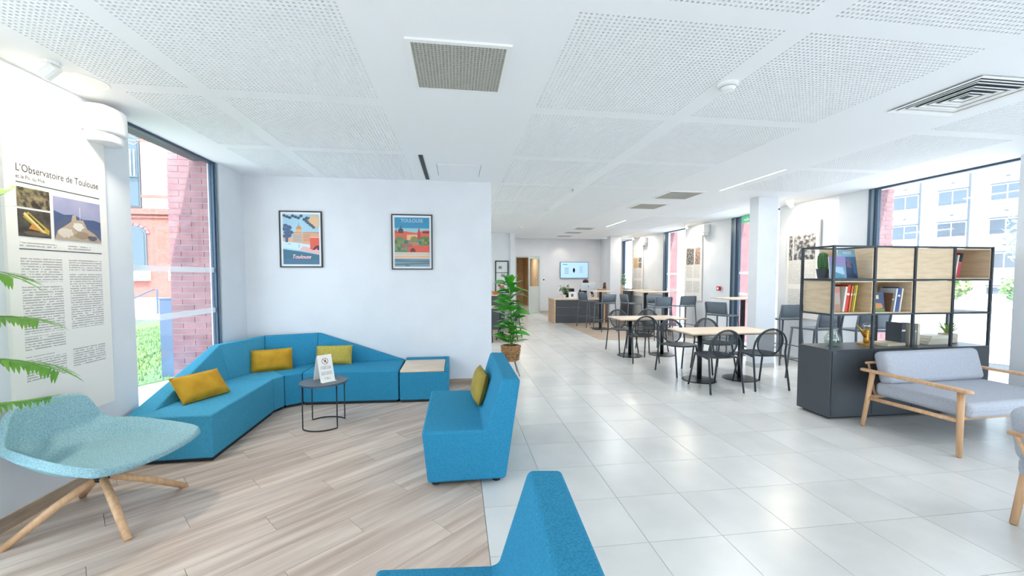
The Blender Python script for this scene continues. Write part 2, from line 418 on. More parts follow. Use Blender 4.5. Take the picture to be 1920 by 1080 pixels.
# windows
nwin = [0]
def window(x, y0, y1, side, stripes=True, top=CH, mull=.07, bot=0):
    """full-height glazing in the plane x, room on the -side; dark frame at the far jamb"""
    nwin[0] += 1; n = nwin[0]
    s = side
    fr = MB(); t = .05
    fr.box(min(x, x + s * t), max(x, x + s * t), y1, y1 + mull, bot, top)
    fr.box(min(x, x + s * t), max(x, x + s * t), y0, y1, top - .025, top)
    fr.box(min(x, x + s * t), max(x, x + s * t), y0, y1, bot, bot + .03)
    fr.box(min(x, x + s * t), max(x, x + s * t), y0 - .03, y0, bot, top)
    wn = struct('window_%d' % n, fr, DARKFR)
    MB().box(min(x - s * .012, x + s * .06), max(x - s * .012, x + s * .06), y1 + mull * .35, y1 + mull * .62, bot, top).build('mullion_rib', pm('mid_blue_grey_aluminium', '#6d8296', .35, .4), wn)
    MB().box(min(x + s * .02, x + s * .03), max(x + s * .02, x + s * .03), y0, y1, bot + .03, top - .025).build('pane', GLASS, wn)
    if stripes:
        for z in (1.12, 1.57):
            MB().box(min(x + s * .015, x + s * .0195), max(x + s * .015, x + s * .0195), y0, y1, z - .028, z + .028).build('frosted_stripe', FROST, wn)
    portal((x + s * .2, (y0 + y1) / 2, top / 2), (0, s * PI / 2, 0), top, y1 - y0)
    return wn
window(-2.70, 3.745, 5.0, -1); window(-2.70, .4, 2.3, -1); window(-2.84, 6.43, 8.13, -1); window(-2.84, 9.23, 10.93, -1)  # the second window is out of view, added to let in daylight
for y0, y1, m in ((3.60, 5.15, .14), (6.84, 8.06, .26), (9.98, 11.11, .19), (13.23, 14.14, .14), (-.3, 2.05, .05)): window(6.04, y0, y1, 1, mull=m)  # the last one, beside the viewer and unseen, continues the row for light
portal((1.65, -3.1, .67), (PI / 2, 0, 0), 8.6, 1.35)

# ---------------------------------------------------------------- outside
ASPH = pm('pale_asphalt', '#cfd2d6', .9, col2='#c2c6cb', scale=2); CONC = pm('pale_concrete', '#d4d2ce', .9, col2='#c6c3bf', scale=3)
GRASS = pm('lawn', '#6f8c58', .95, col2='#5d7a48', scale=6, bump=.5, detail=6)
struct('ground', MB().box(-120, 140, -60, 160, -.3, -.08), ASPH)
struct('path_left', MB().box(-9, -3.0, -8, 30, -.08, -.05), CONC)
struct('path_front', MB().box(-30, 40, -30, -3.02, -.08, -.05), CONC)
lawn = MB().prism([(-5.5, 4), (-3.1, 9.2), (-3.1, 15.5), (-25, 16.5), (-25, 2)], (0, 0, .04), (0, 0, -.07), (1, 0, 0), (0, 1, 0)).build('lawn', GRASS)
tag(lawn, 'green lawn seen through the left window', 'grass'); lawn['kind'] = 'stuff'
bl = MB(); R2 = random.Random(3)
for i in range(9000):
    x = R2.uniform(-9, -3.6); y = R2.uniform(6, 14)
    if y - 9.2 < (x + 3.1) * 2.1 - .2 and x < -3.1 and not (y > 4 + (x + 5.5) * 2.167): continue
    a = R2.uniform(0, PI); h = R2.uniform(.03, .07); dx, dy = .012 * math.cos(a), .012 * math.sin(a)
    bl.add([(x - dx, y - dy, -.03), (x + dx, y + dy, -.03), (x + R2.uniform(-.02, .02), y + R2.uniform(-.02, .02), h - .03)], [(0, 1, 2)])
o = bl.build('grass_blades', GRASS, lawn); o['kind'] = 'stuff'
# brick jambs of this building beside the windows, brick by brick
def jamb(x0, x1, y0, y1, side, name, n_long=1):
    """brick pier outside a window: mortar core plus single bricks"""
    g = struct(name, MB().box(x0 + .006, x1 - .006, y0 + .008, y1, -.05, CH + .3), MORTAR)
    wx = (x1 - x0) / 1.0; me = None
    for k in range(44):
        z = -.05 + k * .068
        offs = 0 if k % 2 else -.5
        L = .24; x = x0 + (offs * L if side else offs * L)
        while x < x1 - .01:
            a, c = max(x, x0), min(x + L, x1)
            if c - a > .02: MB().box(a + .003, c - .003, y0, y0 + .09, z + .005, z + .063).build('brick', BRICK, g)
            x += L
jamb(-3.22, -2.76, 5.075, 5.6, -1, 'wall_brick_jamb')
jamb(6.12, 6.5, 5.30, 5.9, 1, 'wall_brick_jamb_right'); 
for y0, y1 in ((8.34, 9.9), (11.32, 13.1)):
    struct('wall_brick_jamb_far', MB().box(6.10, 6.5, y0, y1, 0, 3.1), BRICK)
# brick building beyond the lawn (faces the viewer)
BW = pm('sunny_pink_brick', '#a96d63', .9, col2='#9a5f57', scale=14); CREAM = pm('cream_render', '#d9cbbd', .9); STONE = pm('pale_stone', '#cdc0b6', .85)
WINB = pm('blue_reflecting_pane', '#4a5b66', .15, spec=.7); WOODW = pm('dark_window_wood', '#5c6870', .6)
fb = root('brick_building', 'pink brick building with arched windows across the lawn', 'building', (-13, 20, 0))
FY = 20.0
b = MB(); b.box(-26, -6, FY + .25, FY + 8, -.1, 13); o = b.build('wall', BW, fb, world=True)
# brick face bricks courses as raised pilasters and bands
for (x0, x1, z0, z1, nm, mt, dep) in ((-26, -6, 4.25, 4.50, 'cornice', BW, .16), (-26, -6, 4.10, 4.18, 'string_course', BW, .08), (-26, -6, -.08, .55, 'plinth', STONE, .12)):
    MB().box(x0, x1, FY + .25 - dep, FY + .25, z0, z1).build(nm, mt, fb, world=True)
for cx in (-15.85, -13.2 - 1.0, -12.15 + .15, -9.9, -18): pass
def arch_win(cx, w, z0, z1):
    o = MB(); n = 8
    pts = [(-w / 2, 0), (w / 2, 0), (w / 2, z1 - z0 - .35)] + [(w / 2 * math.cos(PI * k / n), z1 - z0 - .35 + .35 * math.sin(PI * k / n)) for k in range(1, n)] + [(-w / 2, z1 - z0 - .35)]
    wn = MB().prism(pts, (0, .05, 0), (cx, FY + .19, z0)).build('arched_window', WOODW, fb, world=True)
    k = .88
    p2 = [(x * k, .08 + y * .93) for x, y in pts]
    MB().prism(p2, (0, .02, 0), (cx, FY + .165, z0)).build('pane', WINB, wn, world=True)
    MB().box(cx - .035, cx + .035, FY + .14, FY + .165, z0, z1 - .1).build('glazing_bar', WOODW, wn, world=True)
    MB().box(cx - w / 2 - .1, cx + w / 2 + .1, FY + .02, FY + .24, z0 - .45, z0).build('window_sill', STONE, wn, world=True)
    # arch ring of bricks
    for q in range(9):
        a0 = PI * q / 9 + .02; a1 = PI * (q + 1) / 9 - .02; r0, r1 = 1.02, 1.22
        P = lambda a, r: (cx + w / 2 * r * math.cos(a), z0 + (z1 - z0 - .35) + (.35 + (r - 1) * w / 2) * math.sin(a))
        pl = [P(a0, r0), P(a1, r0), P(a1, r1), P(a0, r1)]
        MB().prism(pl, (0, .04, 0), (0, FY + .20, 0)).build('arch_brick', BRICK, wn, world=True)
for cx in (-14.35, -12.05, -9.6, -16.8, -19.2): arch_win(cx, 1.25, 1.75, 3.75)
def tall_win(cx, w, z0, z1):
    wn = MB().box(cx - w / 2, cx + w / 2, FY + .19, FY + .24, z0, z1).build('tall_window', WOODW, fb, world=True)
    MB().box(cx - w / 2 + .06, cx + w / 2 - .06, FY + .165, FY + .19, z0 + .06, z1 - .06).build('pane', WINB, wn, world=True)
    for q in range(6): MB().box(cx - w / 2 + .1 + q * (w - .2) / 5 - .015, cx - w / 2 + .1 + q * (w - .2) / 5 + .015, FY + .02, FY + .05, z0 + 1.35, z0 + 2.5).build('railing_bar', WHITEPL, wn, world=True)
    MB().box(cx - w / 2, cx + w / 2, FY + .02, FY + .06, z0 + 1.3, z0 + 1.36).build('railing_rail', WOODW, wn, world=True)
for cx in (-14.35, -12.0, -9.6, -16.8): tall_win(cx, .95, 4.55, 7.9)
for cx in (-13.2, -10.8, -15.6):
    MB().box(cx - .6, cx + .55, FY + .16, FY + .24, 5.1, 7.4).build('cream_panel', CREAM, fb, world=True)
    MB().box(cx - .6, cx + .45, FY + .16, FY + .24, 4.5, 4.98).build('cream_panel', CREAM, fb, world=True)
    MB().box(cx - .62, cx + .57, FY + .12, FY + .24, 4.98, 5.1).build('stone_band', BW, fb, world=True)
# grey steel post, handrail
po = root('steel_post', 'grey-blue steel box post standing outside the left window', 'post', (-4.28, 6.9, -.05))
PST = pm('blue_grey_steel', '#50607a', .5, .2)
MB().box(-.17, .17, -.15, .15, 0, 1.2).build('post_body', PST, po, bevel=.006); MB().box(-.18, .18, -.16, .16, 1.2, 1.22).build('post_cap', PST, po)
MB().box(.05, .06, -.156, -.15, .05, 1.18).build('seam', pm('dark_seam', '#4d5a68', .6), po)
hr = root('handrail', 'thin grey handrail by the brick building steps', 'railing', (-12.2, 18.2, -.08))
MB().tube([(.15, 0, 0), (.15, 0, 1.05), (-.05, 0, 1.02), (-1.2, 0, .45)], .035).build('rail', PST, hr); MB().tube([(-1.15, 0, 0), (-1.15, 0, .48)], .03).build('rail_post', PST, hr)
# stone kerb by that building
struct('path_far', MB().box(-26, -6, 16.6, 20.1, -.08, -.03), CONC)
# bare shrub branches high outside the left window
br = MB(); R3 = random.Random(11)
for k in range(26):
    p = Vector((-5.4 + R3.uniform(-.3, .3), 7.2 + R3.uniform(-.3, .3), 3.6 + R3.uniform(0, .9))); pts = [p.copy()]
    dirv = Vector((R3.uniform(-.2, 1), R3.uniform(-.6, .6), R3.uniform(-.5, .2)))
    for q in range(4): p = p + dirv * .16 + Vector((R3.uniform(-.05, .05), 0, R3.uniform(-.06, .06))); pts.append(p.copy())
    br.tube(pts, .008, 5)
tr = root('bare_tree', 'bare thin-branched tree top outside the left window', 'tree', (-5.6, 7.4, -.03))
br.build('twigs', pm('twig_brown', '#a08c7a', .9), tr, world=True); MB().tube([(-5.6, 7.4, -.03), (-5.6, 7.4, 2), (-5.45, 7.2, 4.4)], [.06, .05, .03], 8).build('trunk', MATS['twig_brown'], tr, world=True)

# white apartment block on the right
AP = pm('white_facade', '#e0dfdc', .9); APG = pm('grey_joint', '#646c72', .8); PANE = pm('facade_pane', '#5a666f', .12, spec=.7); SPAN = pm('spandrel_white', '#d5d6d8', .8)
ab = root('apartment_block', 'white apartment block with rows of paired windows outside', 'building', (44, 36, -.1))
ab.rotation_euler = (0, 0, 0)
P0 = Vector((47.66, 29.3, 0)); dd = Vector((-.354, .935, 0)); nn = Vector((-.935, -.354, 0))
def fbox(mb, s0, s1, z0, z1, d0, d1):
    q = lambda s, d, z: tuple(P0 + dd * s + nn * d + Vector((0, 0, z)))
    return mb.hexa([q(s0, d0, z0), q(s1, d0, z0), q(s1, d1, z0), q(s0, d1, z0)], [q(s0, d0, z1), q(s1, d0, z1), q(s1, d1, z1), q(s0, d1, z1)])
fbox(MB(), -30, 16, -.1, 26, -10, 0).build('wall', AP, ab, world=True)
BAYS = [-9.4, -3.9, .25, 3.6, 6.95, 12.4]
for s0 in BAYS:
    fbox(MB(), s0 - 1.16, s0 - 1.02, -.1, 26, 0, .1).build('joint_strip', APG, ab, world=True)
    for fl in range(7):
        z0 = 8.15 + (fl - 3) * 3.0
        wf = fbox(MB(), s0 - 1.0, s0 + 1.0, z0, z0 + 1.45, 0, .07).build('window', WHITEPL, ab, world=True)
        for a, c in ((-.93, -.04), (.04, .93)): fbox(MB(), s0 + a, s0 + c, z0 + .1, z0 + 1.36, .07, .09).build('pane', PANE, wf, world=True)
        fbox(MB(), s0 - 1.0, s0 + 1.0, z0 + 1.45, z0 + 1.55, 0, .16).build('lintel', APG, wf, world=True)
        fbox(MB(), s0 - 1.0, s0 + 1.0, z0 - 1.4, z0 - .1, 0, .05).build('spandrel', SPAN, ab, world=True)
        fbox(MB(), s0 - .12, s0 + .12, z0 - .95, z0 - .82, .05, .12).build('vent_cap', APG, ab, world=True)
# street greenery on the right
def leafy(name, label, cat, centre, size, n, ls, mat, trunk=None, seed=1):
    r = root(name, label, cat, (centre[0], centre[1], -.08)); R = random.Random(seed); m = MB()
    for i in range(n):
        while True:
            p = Vector((R.uniform(-1, 1), R.uniform(-1, 1), R.uniform(-1, 1)))
            if p.length < 1 and p.length > .45: break
        c = Vector((centre[0] + p.x * size[0], centre[1] + p.y * size[1], centre[2] + p.z * size[2]))
        a = Vector((R.uniform(-1, 1), R.uniform(-1, 1), R.uniform(-1, 1))).normalized(); q = a.orthogonal().normalized(); s = ls * R.uniform(.6, 1.3)
        m.add([c - a * s, c + q * s * .45, c + a * s, c - q * s * .45], [(0, 1, 2, 3)])
    o = m.build('foliage', mat, r, world=True); o['kind'] = 'stuff'
    if trunk:
        MB().tube([(centre[0], centre[1], -.08), (centre[0] + .1, centre[1], centre[2] * .5), (centre[0], centre[1], centre[2] + size[2] * .5)], [trunk, trunk * .8, trunk * .3], 8).build('trunk', pm('bark', '#8a7a6a', .9), r, world=True)
    return r
PLEAF = pm('pale_street_foliage', '#a9c48a', .8, col2='#8fb074', scale=.8); GLEAF = pm('grey_green_foliage', '#b7c4b4', .8, col2='#9fae9d', scale=.8)
leafy('street_tree', 'pale grey-green street tree in front of the white block', 'tree', (39.8, 23.2, 4.4), (1.5, 1.5, 2.3), 700, .24, GLEAF, .22, 5)
for k, (hx, hy, nm) in enumerate(((33.6, 24.4, 'pale green hedge shrub left of the street tree trunk'), (36.2, 20.6, 'pale green hedge shrub below the street tree'), (31.0, 28.2, 'pale green hedge shrub farthest along the street'))):
    leafy('hedge_shrub', nm, 'shrub', (hx, hy, .8), (1.75, 1.75, 1.1), 1500, .22, PLEAF, .1, 20 + k)['group'] = 'hedge shrubs along the street'
struct('kerb_street', MB().box(22, 22.3, -10, 40, -.08, .04), CONC)
dr = root('manhole_cover', 'dark iron manhole cover in the pavement outside right window', 'manhole', (9.3, 5.8, -.08))
MB().lathe([(.34, 0), (.34, .012), (.30, .014), (.30, .008), (.0, .008)], n=24).build('cover_plate', pm('dark_iron', '#5d6062', .6, .6), dr)
# ---------------------------------------------------------------- modular corner sofa
SH, BH = .385, .763
def shrink(poly, d=.004):
    c = Vector((sum(p[0] for p in poly) / len(poly), sum(p[1] for p in poly) / len(poly)))
    return [tuple(Vector(p) + (c - Vector(p)).normalized() * d) for p in poly]
PLIN = pm('black_plinth', '#1d2227', .6)
def module(label, foot, inner, top, mat, name='sofa_module'):
    """foot: front-left, front-right, back-right, back-left; inner: seat-level backrest line (left,right); top: per end (height, inner pt, outer pt)"""
    foot = shrink(foot); c = (sum(p[0] for p in foot) / 4, sum(p[1] for p in foot) / 4, 0)
    r = root(name, label, 'sofa', c, 0, 'blue corner sofa modules')
    f2 = shrink(foot, .03)
    MB().hexa([(x, y, 0) for x, y in f2], [(x, y, .03) for x, y in f2]).build('plinth', PLIN, r, world=True)
    MB().hexa([(x, y, .03) for x, y in foot], [(x, y, SH) for x, y in foot]).build('seat_block', mat, r, world=True, bevel=.014, seg=3)
    fl, fr, brr, bll = foot; (il, ir) = inner; (hl, tl), (hr, trr) = top
    z = SH - .003
    lft = Vector(bll), Vector(brr)
    vs = [(*bll, z), (*brr, z), (*ir, z), (*il, z)]
    if hl and hr:
        m = MB().hexa(vs, [(*bll, hl), (*brr, hr), (*trr, hr), (*tl, hl)])
    elif hr:
        vs += [(*brr, hr), (*trr, hr)]
        m = MB().add(vs, [(0, 1, 2, 3), (1, 2, 5, 4), (3, 2, 5), (0, 3, 5, 4), (0, 1, 4)])
    else:
        vs += [(*bll, hl), (*tl, hl)]
        m = MB().add(vs, [(0, 1, 2, 3), (0, 3, 5, 4), (3, 2, 5), (4, 5, 2, 1), (0, 1, 4)])
    m.build('backrest', mat, r, world=True, bevel=.010, seg=2)
    return r
A, Bp, Cp, Fp, Kp = (-1.965, 3.51), (-1.985, 4.68), (-1.935, 4.83), (-1.785, 4.93), (-.69, 4.885)
D, Ep, G, Hh, Lp = (-2.60, 3.50), (-2.62, 4.73), (-2.40, 5.40), (-1.78, 5.585), (-.70, 5.585)
P_, Q, Rr, S_ = (-2.49, 3.66), (-2.45, 4.72), (-2.31, 5.22), (-1.79, 5.44)
T1, T2, T3 = (-2.535, 4.72), (-2.345, 5.32), (-1.785, 5.505)
module('turquoise end module of the corner sofa along the window, back sloping down to seat', [A, Bp, Ep, D], (P_, Q), ((0, None), (BH, T1)), BLUE2)
module('turquoise wedge module of the corner sofa next to the window', [Bp, Cp, G, Ep], (Q, Rr), ((BH, T1), (BH, T2)), BLUE2)
module('blue wedge module at the middle of the corner sofa, under the left poster', [Cp, Fp, Hh, G], (Rr, S_), ((BH, T2), (BH, T3)), BLUE)
module('blue end module of the corner sofa against white wall, back sloping down right', [Fp, Kp, Lp, Hh], (S_, (-.74, 5.53)), ((BH, T3), (0, None)), BLUE)
bx = root('side_box', 'blue upholstered box with light wooden tray top at the sofa end', 'side table', (-.39, 5.18, 0), 0)
MB().box(-.27, .26, -.29, .29, 0, .03).build('plinth', PLIN, bx); MB().box(-.29, .28, -.31, .38, .03, .36).build('box_body', BLUE, bx, bevel=.012)
MB().box(-.285, .235, -.305, .30, .36, .388).build('wooden_top', OAKX, bx, bevel=.006)
MB().box(-.29, .28, .305, .38, .36, .41).box(.24, .28, -.31, .31, .36, .41).build('rim', BLUE, bx, bevel=.006)

# ---------------------------------------------------------------- cushions
def cushion(label, loc, w_, h_, t_, yaw, tilt, roll, mat):
    """stands on its long edge, leaning back by tilt about its own x axis"""
    r = root('cushion', label, 'cushion', loc, 0, 'cushions on the blue seats')
    M = Matrix.Rotation(yaw, 4, 'Z') @ Matrix.Rotation(tilt, 4, 'X') @ Matrix.Rotation(roll, 4, 'Y')
    pillow(MB(), w_, h_, t_, M).build('cover', mat, r, smooth=True)
    e = [(-w_ / 2 * .97, 0, -h_ / 2 * .98), (0, 0, -h_ / 2 * .955), (w_ / 2 * .97, 0, -h_ / 2 * .98), (w_ / 2 * .955, 0, 0), (w_ / 2 * .97, 0, h_ / 2 * .98), (0, 0, h_ / 2 * .955), (-w_ / 2 * .97, 0, h_ / 2 * .98), (-w_ / 2 * .955, 0, 0)]
    MB().tube([tuple(M @ Vector(p)) for p in e], .004, 5, True).build('piping', mat, r, smooth=True)
    return r
cushion('mustard cushion lying tilted on the sloping end of the corner sofa', (-2.335, 4.03, .498), .44, .27, .12, math.radians(66), math.radians(-38), 0, MUST)
cushion('wide mustard cushion on the wedge seat of the corner sofa', (-2.18, 5.11, .507), .43, .26, .12, math.radians(22), math.radians(-16), 0, MUST)
cushion('olive cushion on the corner sofa behind the small round table', (-1.55, 5.36, .50), .44, .245, .12, math.radians(0), math.radians(-14), 0, MUST2)
cushion('small olive cushion on the blue bench chair', (.19, 3.55, .545), .40, .27, .11, math.radians(90 + 4), math.radians(14), 0, pm('olive_velvet', '#a8923a', .75, col2='#978030', scale=8))

# ---------------------------------------------------------------- blue bench chairs
def bench(label, loc, rz, length):
    r = root('bench_chair', label, 'chair', loc, rz, 'blue bench chairs')
    L = length; y0, y1 = -L / 2, L / 2
    # outline in x (seat front at -) and z
    prof = [(-.235, .03), (-.275, .405), (.155, .395), (.185, .405), (.298, .762), (.432, .756), (.325, .03)]
    b = MB().prism(prof, (0, L, 0), (0, y0, 0), (1, 0, 0), (0, 0, 1))
    b.build('upholstered_body', BLUE, r, bevel=.022, seg=4)
    for x in (-.18, .26):
        for y in (y0 + .07, y1 - .07): MB().lathe([(.03, 0), (.03, .032)], (x, y, 0), 12).build('glide_foot', PLIN, r)
    return r
bench('blue felt bench chair with a cushion, beside the wood floor edge', (.02, 3.39, 0), 0, 1.06)
bench('blue felt bench chair cropped by the bottom of the view', (-.06, 1.0, 0), math.radians(-3), 1.04)

# ---------------------------------------------------------------- small round side table with a card
tb = root('round_side_table', 'small round black metal side table in front of the corner sofa', 'table', (-1.34, 4.27, 0))
TGREY = pm('grey_blue_metal_top', '#5a6470', .35, .4)
MB().lathe([(0, .425), (.215, .425), (.226, .43), (.226, .447), (.222, .45), (.216, .445), (0, .445)], n=48).build('tray_top', TGREY, tb, smooth=False)
for a0 in (-90, 90):
    pts = []; r_ = .21; a = math.radians(a0); sp = math.radians(50)
    pts.append((r_ * math.cos(a - sp), r_ * math.sin(a - sp), .427)); pts.append((r_ * math.cos(a - sp), r_ * math.sin(a - sp), .03))
    for k in range(11):
        q = a - sp + 2 * sp * k / 10; pts.append((r_ * math.cos(q), r_ * math.sin(q), .007))
    pts.append((r_ * math.cos(a + sp), r_ * math.sin(a + sp), .03)); pts.append((r_ * math.cos(a + sp), r_ * math.sin(a + sp), .427))
    MB().tube(pts, .006, 8).build('wire_leg', BLACK, tb, smooth=True)
cdm = root('menu_card', 'white folded sign card standing on the small round table', 'sign', (-1.29, 4.24, .446), math.radians(42))
ti = math.radians(17); M = Matrix.Rotation(-ti, 4, 'X')
cw, chh = .145, .27
MB().box(-cw / 2, cw / 2, -.0015, .0015, 0, chh).xf(M).build('card_front', PAPER, cdm)
MB().box(-cw / 2, cw / 2, -.0015, .0015, 0, chh * .93).xf(Matrix.Translation((0, .163, 0)) @ Matrix.Rotation(ti * .95, 4, 'X')).build('card_back', PAPER, cdm)
MB().box(-cw / 2, cw / 2, -.04, 0, 0, .002).build('card_foot', PAPER, cdm)
RED = pm('brown_red_ink', '#8a4b3a', .7)
ring = [(.03 * math.cos(2 * PI * k / 24), -.0028, .205 + .03 * math.sin(2 * PI * k / 24)) for k in range(24)]
MB().tube(ring, .0022, 5, True).tube([(-.02, -.0028, .225), (.02, -.0028, .185)], .002, 5).box(-.013, .013, -.003, -.0016, .193, .199).box(-.004, .01, -.003, -.0016, .199, .22).xf(M).build('no_entry_symbol', RED, cdm)
tl = textmat('card_print', '#f3f1ec', '#9a9a9a', 90, 120)
for z0, z1, k in ((.125, .155, .7), (.065, .10, .75), (.02, .045, .4)): MB().box(-cw / 2 * k, cw / 2 * k, -.0024, -.0015, z0, z1).xf(M).build('print_lines', tl, cdm)

# ---------------------------------------------------------------- teal shell armchair
ac = root('shell_armchair', 'pale teal wool shell armchair on splayed wooden legs', 'armchair', (-2.18, 2.765, 0), math.radians(-13))
# control net, local x = forward (towards +X), y = side (+y is the viewer's right)
half = [  # outer, inner, centre for each row from back top to front lip
  [(-.37, .215, .715), (-.385, .12, .735), (-.39, 0, .74)],
  [(-.31, .275, .515), (-.33, .20, .488), (-.34, 0, .482)],
  [(-.11, .335, .505), (-.175, .205, .392), (-.19, 0, .382)],
  [(.15, .36, .468), (.10, .285, .395), (.08, 0, .385)],
  [(.36, .345, .437), (.35, .25, .412), (.38, 0, .405)],
  [(.395, .30, .425), (.425, .19, .408), (.445, 0, .40)]]
net = [[(q[0][0], -q[0][1], q[0][2]), (q[1][0], -q[1][1], q[1][2]), q[2], q[1], q[0]] for q in half]
def shell_part(name, rows, cols, lift=0, thick=.05, cr=True):
    vs = []; fs = []; nc = len(cols)
    for i in rows:
        for j in cols: x, y, z = net[i][j]; vs.append((x, y, z + lift))
    for i in range(len(rows) - 1):
        for j in range(nc - 1): a = i * nc + j; fs.append((a, a + 1, a + nc + 1, a + nc))
    me = bpy.data.meshes.new(name); me.from_pydata(vs, [], fs); me.materials.append(TEAL)
    for p in me.polygons: p.use_smooth = True
    if cr:
        at = me.attributes.new('crease_edge', 'FLOAT', 'EDGE')
        for e in me.edges:
            a, c = sorted(e.vertices); i0, j0 = divmod(a, nc); i1, j1 = divmod(c, nc); w_ = 0
            if i0 == i1 and i0 in (1, 2): w_ = .95
            if j0 == j1 and j0 in (1, 3) and i0 >= 1: w_ = .8
            if j0 == j1 and j0 in (0, 4): w_ = .6
            if i0 == i1 == 0: w_ = .8
            at.data[e.index].value = w_
    o = bpy.data.objects.new(name, me); COL.objects.link(o); o.parent = ac
    q = o.modifiers.new('thick', 'SOLIDIFY'); q.thickness = thick; q.offset = -1
    q = o.modifiers.new('sub', 'SUBSURF'); q.levels = 3; q.render_levels = 3
    return o
shell_part('shell', range(6), range(5))
shell_part('seat_pad', range(2, 6), range(1, 4), .020, .03, False)
MB().tube([(-.325, -.255, .517), (-.342, -.19, .496), (-.352, 0, .489), (-.342, .19, .496), (-.325, .255, .517)], .003, 6).build('back_seam', pm('dark_teal_thread', '#6c8f97', .9), ac, smooth=True)
LEGW = pm('ash_wood_leg', '#e2b68d', .45, col2='#d0a276', scale=6, stretch=(8, 8, .8))
MB().lathe([(.035, .245), (.045, .28), (.045, .335)], n=20).build('swivel_hub', BLACK, ac)
c13, s13 = math.cos(math.radians(13)), math.sin(math.radians(13))
for wx, wy in ((.32, -.255), (.25, .355), (-.295, -.265), (-.36, .305)):
    fx, fy = wx * c13 - wy * s13, wx * s13 + wy * c13
    d_ = Vector((fx, fy, 0)).normalized()
    MB().tube([(d_.x * .02, d_.y * .02, .268), (fx * .5, fy * .5, .155), (fx, fy, .004)], [.020, .023, .019], 12).build('wooden_leg', LEGW, ac, smooth=True)

# ---------------------------------------------------------------- grey daybed and armchair with round wooden legs
def lounge(name, label, cat, loc, rz, W, group=None, bo=0, ins=.05):
    """faces local -y; W is the distance between the arms"""
    r = root(name, label, cat, loc, rz, group); h = W / 2
    for s in (-1, 1):
        MB().tube([(s * h, -.37, .004), (s * (h - .015), -.355, .545)], [.019, .025], 14).build('front_leg', LEGW, r, smooth=True)
        MB().tube([(s * (h + .04), .37, .004), (s * (h + .0), .325, .545)], [.018, .024], 14).build('rear_leg', LEGW, r, smooth=True)
        for fx, fy in ((h, -.37), (h + .04, .37)): MB().lathe([(.014, 0), (.014, .006)], (s * fx, fy, 0), 10).build('rubber_foot', BLACK, r)
        arm = [(-.44, .017), (-.42, .033), (-.30, .036), (0, .030), (.30, .026), (.40, .030), (.43, .022), (.44, .0)]
        pts = [(y, w_) for y, w_ in arm] + [(y, -w_) for y, w_ in reversed(arm[:-1])]
        MB().prism([(s * h + w_, y) for y, w_ in pts], (0, 0, .028), (0, 0, .545), (1, 0, 0), (0, 1, 0)).build('armrest', LEGW, r, bevel=.008)
        MB().tube([(s * (h - .01), -.36, .30), (s * (h + .015), .345, .29)], .019, 10).build('side_rail', LEGW, r, smooth=True)
    MB().tube([(-h + .01, -.36, .325), (h - .01, -.36, .325)], .018, 10).build('front_rail', LEGW, r, smooth=True)
    MB().tube([(-h - .015, .345, .30), (h + .015, .345, .30)], .018, 10).build('rear_rail', LEGW, r, smooth=True)
    nsl = max(4, int(W / .11))
    for k in range(nsl):
        x = -h + .08 + (W - .16) * k / (nsl - 1); MB().tube([(x, .352 + bo * .3, .30), (x, .43 + bo, .62)], .010, 8).build('back_spindle', LEGW, r, smooth=True)
    MB().tube([(-h + .05, .43 + bo, .62), (h - .05, .43 + bo, .62)], .014, 8).build('back_rail', LEGW, r, smooth=True)
    sc = MB().box(-h + ins - .015, h - ins + .015, -.405, .335 + bo * .6, .322, .455).build('seat_cushion', GREYF, r, bevel=.045, seg=4)
    MB().tube([(-h + .05, -.407, .385), (h - .05, -.407, .385)], .0035, 6).build('seat_seam', GREYF, sc)
    M = Matrix.Translation((0, .285 + bo, .595)) @ Matrix.Rotation(math.radians(-14), 4, 'X')
    bc = MB().box(-h + ins, h - ins, -.065, .065, -.155, .165).xf(M).build('back_cushion', GREYF, r, bevel=.05, seg=4)
    return r
lounge('daybed', 'wide grey cushioned wooden armchair in front of the bookcase', 'armchair', (4.74, 3.17, 0), math.radians(3), 1.30, 'grey wooden armchairs')
lounge('wooden_armchair', 'grey cushioned wooden armchair cut off at the right edge', 'armchair', (3.72, 1.58, 0), math.radians(93), .72, 'grey wooden armchairs', .19, .005)

# ---------------------------------------------------------------- framed posters on the back wall
def flat(parent, name, shapes, o, ex, ey, nrm, eps=.0004):
    """layered flat print: list of (polygon in metres, material)"""
    mats = []; m = MB(); o, ex, ey, nrm = Vector(o), Vector(ex), Vector(ey), Vector(nrm)
    for k, (pl, mt) in enumerate(shapes):
        if mt not in mats: mats.append(mt)
        m.cur = mats.index(mt); m.poly([o + ex * p[0] + ey * p[1] + nrm * (eps * (k + 1)) for p in pl])
    return m.build(name, mats, parent)
def ink(h): return pm('print_' + h, '#' + h, .5)
def circ(cx, cy, r, n=14, a0=0, a1=2 * PI, ry=None): return [(cx + r * math.cos(a0 + (a1 - a0) * k / n), cy + (ry or r) * math.sin(a0 + (a1 - a0) * k / n)) for k in range(n + (0 if a1 - a0 > 6.2 else 1))]
def rect(x0, y0, x1, y1): return [(x0, y0), (x1, y0), (x1, y1), (x0, y1)]
def blob(cx, cy, rx, ry, seed, n=16, j=.35):
    R = random.Random(seed); return [(cx + rx * math.cos(2 * PI * k / n) * (1 - j * R.random()), cy + ry * math.sin(2 * PI * k / n) * (1 - j * R.random())) for k in range(n)]
